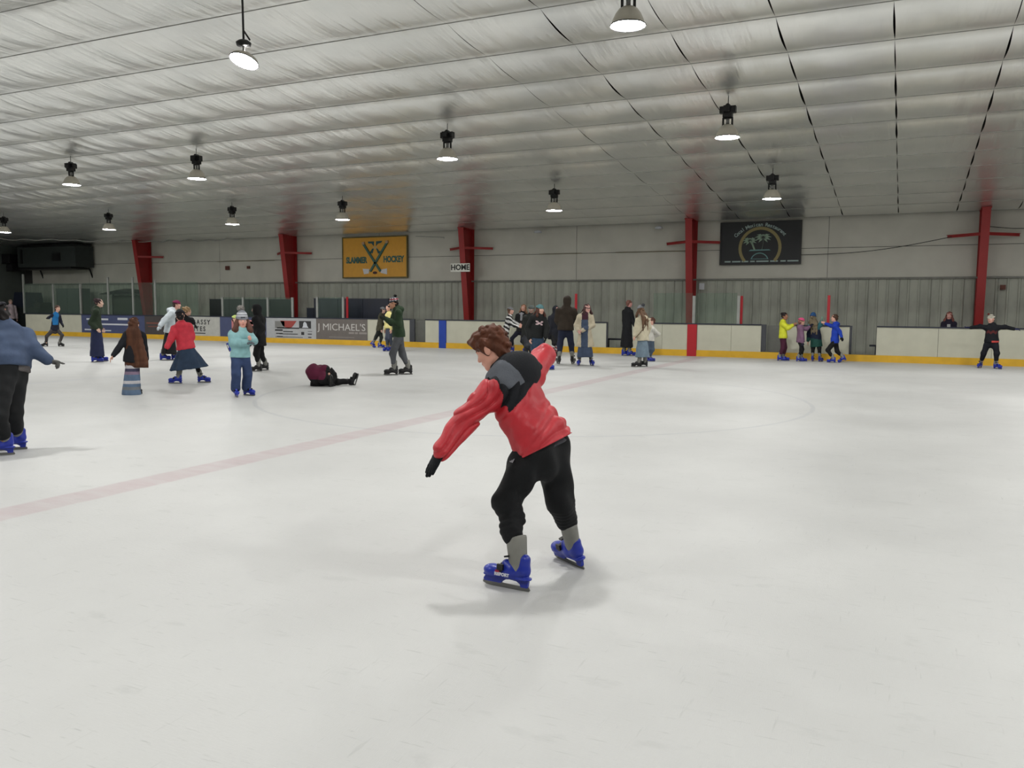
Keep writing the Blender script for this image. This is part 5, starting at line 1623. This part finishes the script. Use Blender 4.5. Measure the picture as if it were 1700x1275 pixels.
# ---- 13. pair passing behind the green hoodie man
person('person in an olive top and dark trousers skating behind the man in the green hoodie', (629, 577), 1.42, face=80, hf=90, pel=(630, 547), nk=(633, 523), hd=(636, 515), fR=(617, 574, 0), fL=(632, 578),
       fyL=85, fyR=60, fpR=-45, knR=(624, 560, 0), hL=(640, 540, 0), hairc=(36, 32, 30), hair='short', skin=(186, 150, 136), hat=dict(mat=cloth('cap_greyish', (120, 122, 124))),
       top=dict(mat=cloth('olive', (62, 60, 46)), hem=.06, th=.03), bottom=dict(mat=cloth('green_black', (34, 40, 36)), w=1.1), group=g_sk)
person('person in pale yellow shirt half hidden behind the man in green hoodie', (646, 583), 1.50, face=-60, hf=-60, pel=(647, 545), nk=(646, 520), hd=(645, 511), fR=(642, 583), fL=(649, 583),
       hairc=(30, 28, 30), hair='short', top=dict(mat=cloth('yellow_pale', (206, 196, 130)), hem=.0, th=.02), bottom=dict(mat=cloth('jeans_grey', (60, 66, 80)), w=1.1), group=g_sk)
# ---- 12. man in the green hoodie
hat12 = [cloth('knit_slate', (72, 76, 84)), cloth('knit_white', (186, 184, 186)), cloth('knit_red', (140, 48, 60))]
def hatfn12(q):
    z = q[:, 2]; a = np.arctan2(q[:, 1], q[:, 0])
    i = np.where(z < .26, 0, np.where(z < .36, np.where(np.sin(a * 9) > -.2, 1, 0), np.where(z < .46, 2, np.where(z < .54, np.where(np.sin(a * 7) > 0, 1, 0), 0))))
    return i
m_mang = cloth('hoodie_green', (40, 58, 38))
person('man in a dark green hoodie, grey trousers and a pompom knit hat looking left', (661, 622), 1.70, face=-88, tf=-80, hf=-82, hp=6, pel=(662, 556), nk=(659, 514), hd=(653, 504),
       fL=(651, 625), fR=(675, 621), fyL=-88, fyR=-92, knL=(652, 587, -.1), knR=(668, 588, .1), elL=(661, 537, -.2), hL=(641, 530, -.2), elR=(650, 536, .25), hR=(640, 529, .1),
       gloveL=cloth('glove_dkgreen', (34, 42, 32)), gloveR=cloth('glove_dkgreen', (34, 42, 32)), skin=(186, 136, 108), hairc=(30, 24, 22), hair='short',
       hat=dict(mats=hat12, fn=hatfn12, tall=.06, pom=blk, pomr=.15, pomdir=(0, -.45, 1)),
       top=dict(mat=m_mang, th=.026, hem=.05, hood='down', name='hoodie', sleeve=1.15), bottom=dict(mat=cloth('trouser_grey', (82, 84, 88)), w=1.1, end=.13), skate='black', det=1.1, group=g_sk)

# ---- 15. woman with long blond hair (far)
person('woman with long fair hair, black jacket and leggings behind the child in stripes', (857, 584), 1.66, face=-25, hf=-15, pel=(866, 548), nk=(867, 521), hd=(869, 511), fR=(849, 583), fL=(873, 584),
       fyR=-50, hR=(858, 541, -.05), hL=(878, 543), hairc=(128, 96, 74), hair='long', skin=(196, 146, 128), top=dict(mat=blk, th=.03, hem=.06), bottom=dict(mat=cloth('legging_ink', (24, 24, 38)), w=.95), extras=scarf, group=g_sk)
# ---- 14. child in striped sweater
m_sw = [cloth('sweat_black', (28, 28, 30)), cloth('sweat_white', (186, 186, 184))]
def stripes14(cen, J, H):
    v = (cen - J['C']) @ (J['spine'] * .8 + np.array([0, 0, .3]))
    arms = np.maximum(np.abs((cen - J['C']) @ J['Lt']) - .14, 0)
    return (np.sin((v - .55 * arms + .4 * ((cen - J['C']) @ J['ft'])) * 46) > 0).astype(int)
person('child in a black and white striped sweater and grey hat leaning forward', (844, 590), 1.40, face=95, hf=88, pel=(838, 555), nk=(846, 526), hd=(848, 516), fL=(848, 590), fR=(838, 590),
       elL=(854, 535, .1), hL=(861, 538, .1), elR=(850, 540, -.15), hR=(860, 542, -.2), hairc=(90, 64, 50), hair='short', hat=dict(mat=cloth('hat_midgrey', (104, 104, 106))), skin=(196, 150, 134),
       top=dict(mats=m_sw, fn=stripes14, th=.026, hem=.12, name='sweater', sleeve=1.2, wr=.003), bottom=dict(mat=blk), group=g_sk)
# ---- 17. dark coat behind
person('person in a dark green-grey coat standing just behind the woman in the teal hat', (877, 597), 1.55, face=0, hf=-10, pel=(878, 555), nk=(881, 524), hd=(882, 514), fL=(882, 597), fR=(873, 597),
       hairc=(60, 48, 44), hair='short', hat=dict(mat=cloth('hat_moss', (66, 72, 70))), gloveR=cloth('mitt_slate', (52, 58, 66)), hR=(868, 558), skin=(150, 120, 108),
       top=dict(mat=cloth('coat_moss', (36, 38, 36)), th=.03, hem=.3), bottom=dict(mat=cloth('pants_iron', (46, 48, 54)), w=1.2), group=g_sk)
# ---- 16. woman with teal hat
m_hood16 = [cloth('hoodie_black', (26, 28, 28)), cloth('logo_pink', (206, 180, 184)), cloth('side_grey', (52, 52, 54))]
def logo16(cen, J, H):
    q = cen - J['C']; a = q @ J['Lt'] ; b_ = q @ J['spine'] - .0; c = q @ J['ft']
    x = (a + .0) / .095; z = (b_ + .075) / .048
    on = (c > .03) & (np.abs(x) < 1) & (np.abs(z) < 1) & (np.abs(np.abs(z) - (.25 + .65 * np.abs(x))) < .42) & ((np.abs(x) > .3) | (np.abs(z) < .45))
    return np.where(on, 1, 0)
person('woman in a teal beanie and black hoodie with a pale chest logo', (898, 614), 1.58, face=25, hf=38, pel=(890, 559), nk=(894, 525), hd=(897, 514), fL=(909, 614), fR=(888, 612), fyL=80, fyR=30,
       elL=(908, 544, 0), hL=(906, 560, -.1), elR=(876, 545, 0), hR=(879, 562, -.1), gloveL=blk, hairc=(84, 50, 40), hair='long', skin=(212, 164, 144), hat=dict(mat=cloth('beanie_teal', (84, 122, 126))),
       top=dict(mats=m_hood16, fn=logo16, th=.03, hem=.03, hood='down', name='hoodie', sleeve=1.2, wr=.004), bottom=dict(mat=cloth('jeans_blue', (56, 74, 96)), w=1.3, end=.04, taper=1.2), det=1.2, group=g_sk)
# ---- 18. dark hooded with striped warmers
def warm18(e):
    mats_ = [cloth('warm_white', (196, 190, 188)), cloth('warm_red', (130, 30, 48))]
    for s in (1, -1):
        j = e['J'][s]; d = nrm(j['an'] - j['kn'])
        Fg = Field(np.minimum(j['an'], j['kn']) - .12, np.maximum(j['an'], j['kn']) + .12, .013)
        Fg.cap(j['kn'] + d * .06, j['an'] - d * .06, .075, .082, k=.01)
        Fg.cut(j['an'] - d * .06, d); Fg.cut(j['kn'] + d * .06, -d)
        Fg.mesh('leg_warmer', mats_, e['body'], lambda cen, j=j, d=d: (np.sin(((cen - j['kn']) @ d) * 62) > .35).astype(int))
person('person in a dark hooded jacket with red and white striped leg warmers', (917, 591), 1.48, face=35, hf=40, pel=(919, 553), nk=(920, 525), hd=(923, 514), fL=(922, 591), fR=(914, 592), hairc=(30, 26, 26), skin=(196, 146, 138),
       gloveL=blk, gloveR=blk, top=dict(mat=cloth('ink', (22, 24, 32)), th=.036, hem=.2, hood='up', flare=1.1, sleeve=1.2), bottom=dict(mat=blk), skate='black', extras=warm18, group=g_sk)
# ---- 20. woman in beige coat
m20 = [cloth('beige', (182, 172, 150)), cloth('denim_dress', (64, 76, 98)), cloth('plum', (66, 34, 48))]
def coat20(cen, J, H):
    q = cen - J['C']; a = q @ J['Lt']; b_ = q @ J['spine']; c = (cen - J['P'] * np.array([1, 1, 0])) @ J['ft']
    front = (q @ J['ft'] > .02) & (a > -.13 - .0) & (a < .035 + .03)
    inner = front & (np.abs(a + .035) < .085) & (np.abs((cen - J[1]['wr']) ).sum(1) > .12) & (np.abs((cen - J[-1]['wr'])).sum(1) > .12)
    out = np.where(inner, np.where(b_ > -.05, 2, 1), 0)
    return out
def glasses20(e):
    Hc, Rh, hl = e['Hc'], e['Rh'], e['hl']
    mb = MB()
    for s in (-1, 1):
        pts = [tuple(Hc + Rh @ (np.array([s * .15 + .11 * math.cos(a), .44, .0 + .085 * math.sin(a)]) * hl)) for a in [i * math.pi / 6 for i in range(13)]]
        mb.tube(pts, .005, 5, cap=False)
        mb.tube([tuple(Hc + Rh @ (np.array([s * .26, .43, .03]) * hl)), tuple(Hc + Rh @ (np.array([s * .37, -.02, .03]) * hl))], .004, 5)
    mb.build('glasses', mat('frame_dark', (50, 30, 34), .4), e['body'])
person('woman with glasses in an open beige coat over a denim dress', (972, 607), 1.55, face=15, hf=28, pel=(971, 551), nk=(972, 522), hd=(975, 512), fL=(982, 606), fR=(961, 607), fyL=20, fyR=-10,
       elL=(984, 540, .0), hL=(966, 549, -.2), elR=(957, 540, 0), hR=(960, 549, -.2), hairc=(70, 44, 44), hair='long', skin=(216, 166, 156),
       top=dict(mats=m20, fn=coat20, th=.03, hem=.385, name='coat', sleeve=1.15, flare=1.3, wr=.005), bottom=dict(kind='skirt', mat=m20[1], len=.66, rh=.215, pleat=(5, .05), leg=blk), extras=glasses20, det=1.2, group=g_sk)
# ---- 19. tall man in brown hoodie, seen from behind
person('tall man in a dark brown hoodie and navy jeans seen from behind', (939, 604), 1.82, face=180, tf=176, hf=160, pel=(939, 547), nk=(940, 512), hd=(942, 499), fL=(927, 605), fR=(951, 605), fyL=195, fyR=165,
       elL=(926, 532, .1), hL=(930, 540, .3), elR=(955, 528, .1), hR=(948, 536, .3), hairc=(40, 30, 26), skin=(190, 150, 130),
       top=dict(mat=cloth('brown_dark', (50, 42, 34)), th=.042, hem=.02, hood='up', name='hoodie', sleeve=1.35, flare=1.05), bottom=dict(mat=cloth('jeans_navy', (32, 38, 58)), w=1.12, end=.15), skate='black', det=1.1, group=g_sk)
# ---- 21. long black coat
person('tall person in a long black coat with blue skates, turned away by the gateway', (1042, 591), 1.68, face=125, hf=110, pel=(1041, 545), nk=(1042, 514), hd=(1045, 504), fL=(1038, 590), fR=(1047, 591), fyL=110, fyR=100,
       elR=(1050, 531, -.1), hR=(1054, 541, -.15), gloveR=blk, gloveL=blk, hairc=(112, 76, 66), hair='short', skin=(186, 132, 126), hscale=.92,
       top=dict(mat=cloth('coat_black', (17, 18, 22)), th=.03, hem=.60, name='coat', flare=1.15, sleeve=1.1), bottom=dict(mat=blk, end=.14), group=g_sk)
# ---- 23. child behind the cream fleece
person('child in white and denim mostly hidden behind the girl in the cream fleece', (1079, 600), 1.26, face=-60, hf=-70, pel=(1080, 564), nk=(1081, 543), hd=(1082, 533), fL=(1080, 600), fR=(1076, 600), fyL=100, fyR=60,
       hL=(1086, 560), gloveL=cloth('mitt_dark', (60, 58, 62)), hairc=(90, 60, 50), hair='short', skin=(212, 166, 150), top=dict(mat=cloth('white_top', (196, 194, 186)), th=.02, hem=.04),
       bottom=dict(mat=cloth('denim_mid', (70, 84, 100)), w=1.2), group=g_sk)
# ---- 22. girl in the cream fleece
m22 = cloth('cream_fleece', (196, 188, 164), bump=.6, bscale=90)
def strap22(e):
    PX = e['PX']; mb = MB()
    pts = [PX(q) for q in ((1078, 531, .0), (1076, 535, -.17), (1070, 543, -.24), (1063, 552, -.25), (1055, 561, -.20))]
    mb.tube([tuple(p) for p in pts], .012, 6)
    mb.build('bag_strap', cloth('strap_brown', (112, 96, 78)), e['body'])
person('girl in a cream fleece jacket and pale denim skirt with a grey pompom hat', (1062, 609), 1.48, face=-125, tf=-140, hf=-135, pel=(1067, 557), nk=(1067, 528), hd=(1063, 515), fL=(1058, 610), fR=(1068, 608), fyL=-92, fyR=-88,
       elL=(1057, 545, -.05), hL=(1054, 557, -.15), elR=(1077, 543, .1), hR=(1074, 555, .2), hairc=(104, 78, 58), hair='long', hat=dict(mat=cloth('hat_paleg', (126, 128, 132)), pom=cloth('pom_slate', (72, 74, 80), bump=.5), pomr=.2, pomdir=(0, -.75, .8), tall=.06),
       top=dict(mat=m22, th=.036, hem=.13, flare=1.15, hood='down', sleeve=1.2), bottom=dict(kind='skirt', mat=cloth('denim_pale', (110, 128, 142)), len=.56, rh=.215, pleat=(5, .05), leg=blk), skate='black', det=1.1, extras=strap22, group=g_sk)
# ---- 24-27 children along the boards
person('girl in a bright yellow jacket and plum trousers reaching to the right', (1298, 599), 1.36, face=92, hf=75, pel=(1300, 560), nk=(1300, 535), hd=(1303, 525), fL=(1302, 599), fR=(1296, 600), fyL=85, fyR=95,
       elL=(1310, 543, .05), hL=(1318, 539, .05), elR=(1308, 545, -.15), hR=(1316, 540, -.15), hairc=(32, 24, 26), hair='bun', skin=(150, 104, 80),
       top=dict(mat=cloth('yellow', (200, 204, 50), rough=.6), th=.024, puff=.005, hem=.03, sleeve=1.1), bottom=dict(mat=cloth('plum_pants', (66, 26, 46)), w=1.25, end=.14), group='children in a row along the boards')
person('child in a mauve coat and bright pink hat, second of the row', (1329, 600), 1.22, face=100, hf=110, pel=(1329, 565), nk=(1329, 543), hd=(1331, 534), fL=(1332, 600), fR=(1327, 601), fyL=90, fyR=90,
       elL=(1339, 546, .05), hL=(1344, 542, .05), hairc=(120, 80, 70), hair='short', hat=dict(mat=cloth('pink', (216, 84, 130))), gloveL=m_navy, gloveR=m_navy,
       top=dict(mat=cloth('mauve', (118, 88, 112)), th=.03, hem=.06, hood='down', flare=1.12), bottom=dict(mat=blk, w=.95, end=.15), group='children in a row along the boards')
m26 = [cloth('coat_teal', (58, 112, 120)), cloth('coat_navy', (24, 32, 54)), cloth('coat_green', (32, 74, 66))]
def fn26(cen, J, H):
    z = cen[:, 2] + .15 * cen[:, 0]
    return np.where(z > .94, 0, np.where(z > .66, 1, 2))
person('child in a long teal, navy and green coat with blue pointed hat', (1355, 600), 1.34, face=170, hf=160, pel=(1354, 559), nk=(1352, 538), hd=(1350, 528), fL=(1349, 600), fR=(1362, 601), fyL=170, fyR=150,
       elR=(1362, 540, -.05), hR=(1364, 533, -.1), gloveR=cloth('mitt_mint', (120, 160, 140)), hairc=(118, 106, 84), hair='long', hat=dict(mat=cloth('hat_cobalt', (38, 76, 122)), tall=.25),
       top=dict(mats=m26, fn=fn26, th=.03, hem=.30, flare=1.1), bottom=dict(mat=blk, w=1.0, end=.15), group='children in a row along the boards')
person('boy in a royal blue hoodie holding the coat of the child in front', (1386, 602), 1.32, face=-92, hf=-90, pel=(1386, 566), nk=(1387, 538), hd=(1385, 528), fL=(1381, 603), fR=(1400, 600, .0), fyL=-90, fyR=-80, fpR=-25, knR=(1390, 583, .0),
       elR=(1380, 541, .1), hR=(1370, 537, .1), elL=(1394, 550, -.1), hL=(1397, 559, -.12), gloveL=blk, hairc=(72, 50, 38), hair='short', skin=(206, 158, 140),
       top=dict(mat=cloth('royal', (30, 62, 168)), th=.024, hem=.06, hood='down', name='hoodie'), bottom=dict(mat=blk, w=1.1, end=.15), group='children in a row along the boards')
# ---- 29. skater with arms on the boards
m29 = [cloth('shirt_black', (18, 20, 26)), cloth('print_red', (84, 34, 34)), cloth('waist_red', (190, 70, 66))]
def fn29(cen, J, H):
    q = cen - J['C']; a = q @ J['Lt']; b_ = q @ J['spine']; c = q @ J['ft']
    p = (c > .03) & (np.abs(a) < .12) & (np.abs(b_ + .10 - .02 * np.sin(a * 60)) < .035)
    return np.where(p, 1, np.where((c > 0) & ((cen - J['P']) @ J['spine'] < .02) & (a > .0), 2, 0))
hat29 = [cloth('h_white', (200, 196, 180)), cloth('h_dark', (60, 58, 56))]
person('skater in black with both arms stretched along the top of the boards', (1645, 612), 1.44, face=2, hf=-15, pel=(1646, 567), nk=(1647, 540), hd=(1645, 530), fL=(1655, 613), fR=(1627, 610), fyL=45, fyR=-20,
       elL=(1668, 543, .05), hL=(1684, 546, .08), elR=(1627, 542, .05), hR=(1611, 544, .10), dL=(1, 0, -.1), dR=(-1, 0, 0), gloveL=cloth('mitt_navy', (30, 34, 78)), gloveR=cloth('mitt_navy', (30, 34, 78)),
       hairc=(60, 44, 36), hair='short', skin=(200, 150, 134), hat=dict(mats=hat29, fn=lambda q: (np.sin(q[:, 2] * 34) > .3).astype(int), pom=cloth('pom_rust', (96, 40, 34)), pomr=.14, pomdir=(.5, -.2, .8)),
       top=dict(mats=m29, fn=fn29, th=.026, hem=.03, name='sweatshirt', wr=.005), bottom=dict(mat=cloth('pants_ink', (20, 22, 30)), w=1.15, end=.14), group=g_sk)
# ---- 28 and 30: people behind the boards
q = on_plane(1575, 540, 27.5)
def white28(e):
    pass
m28 = [cloth('coat_dark28', (36, 32, 48)), cloth('shirt_white28', (178, 180, 178))]
person('spectator with reddish hair behind the boards left of the right-hand column', (1575, 600), 1.46, place=(q[0], 27.5, -.01), face=0, hf=-5, pel=None, nk=None, hairc=(112, 66, 58), hair='long', skin=(196, 144, 134), shoes=False,
       top=dict(mats=m28, fn=lambda cen, J, H: (((cen - J['C']) @ J['ft'] > .02) & (np.abs((cen - J['C']) @ J['Lt']) < .045) & ((cen - J['N'])[:, 2] < -.07)).astype(int), th=.03, hem=.1), bottom=dict(mat=blk), group='people behind the boards')
q = on_plane(19, 530, 26.95)
person('person with fair hair in a pinkish grey jacket behind the far left glass', (15, 556), 1.72, place=(q[0], 26.95, -.01), face=30, hf=20, hairc=(120, 108, 96), hair='short', skin=(176, 140, 128), shoes=False,
       top=dict(mat=cloth('pinkgrey', (160, 146, 150)), th=.035, hem=.12, sleeve=1.2), bottom=dict(mat=cloth('pants_ink', (20, 22, 30)), w=1.1), group='people behind the boards')
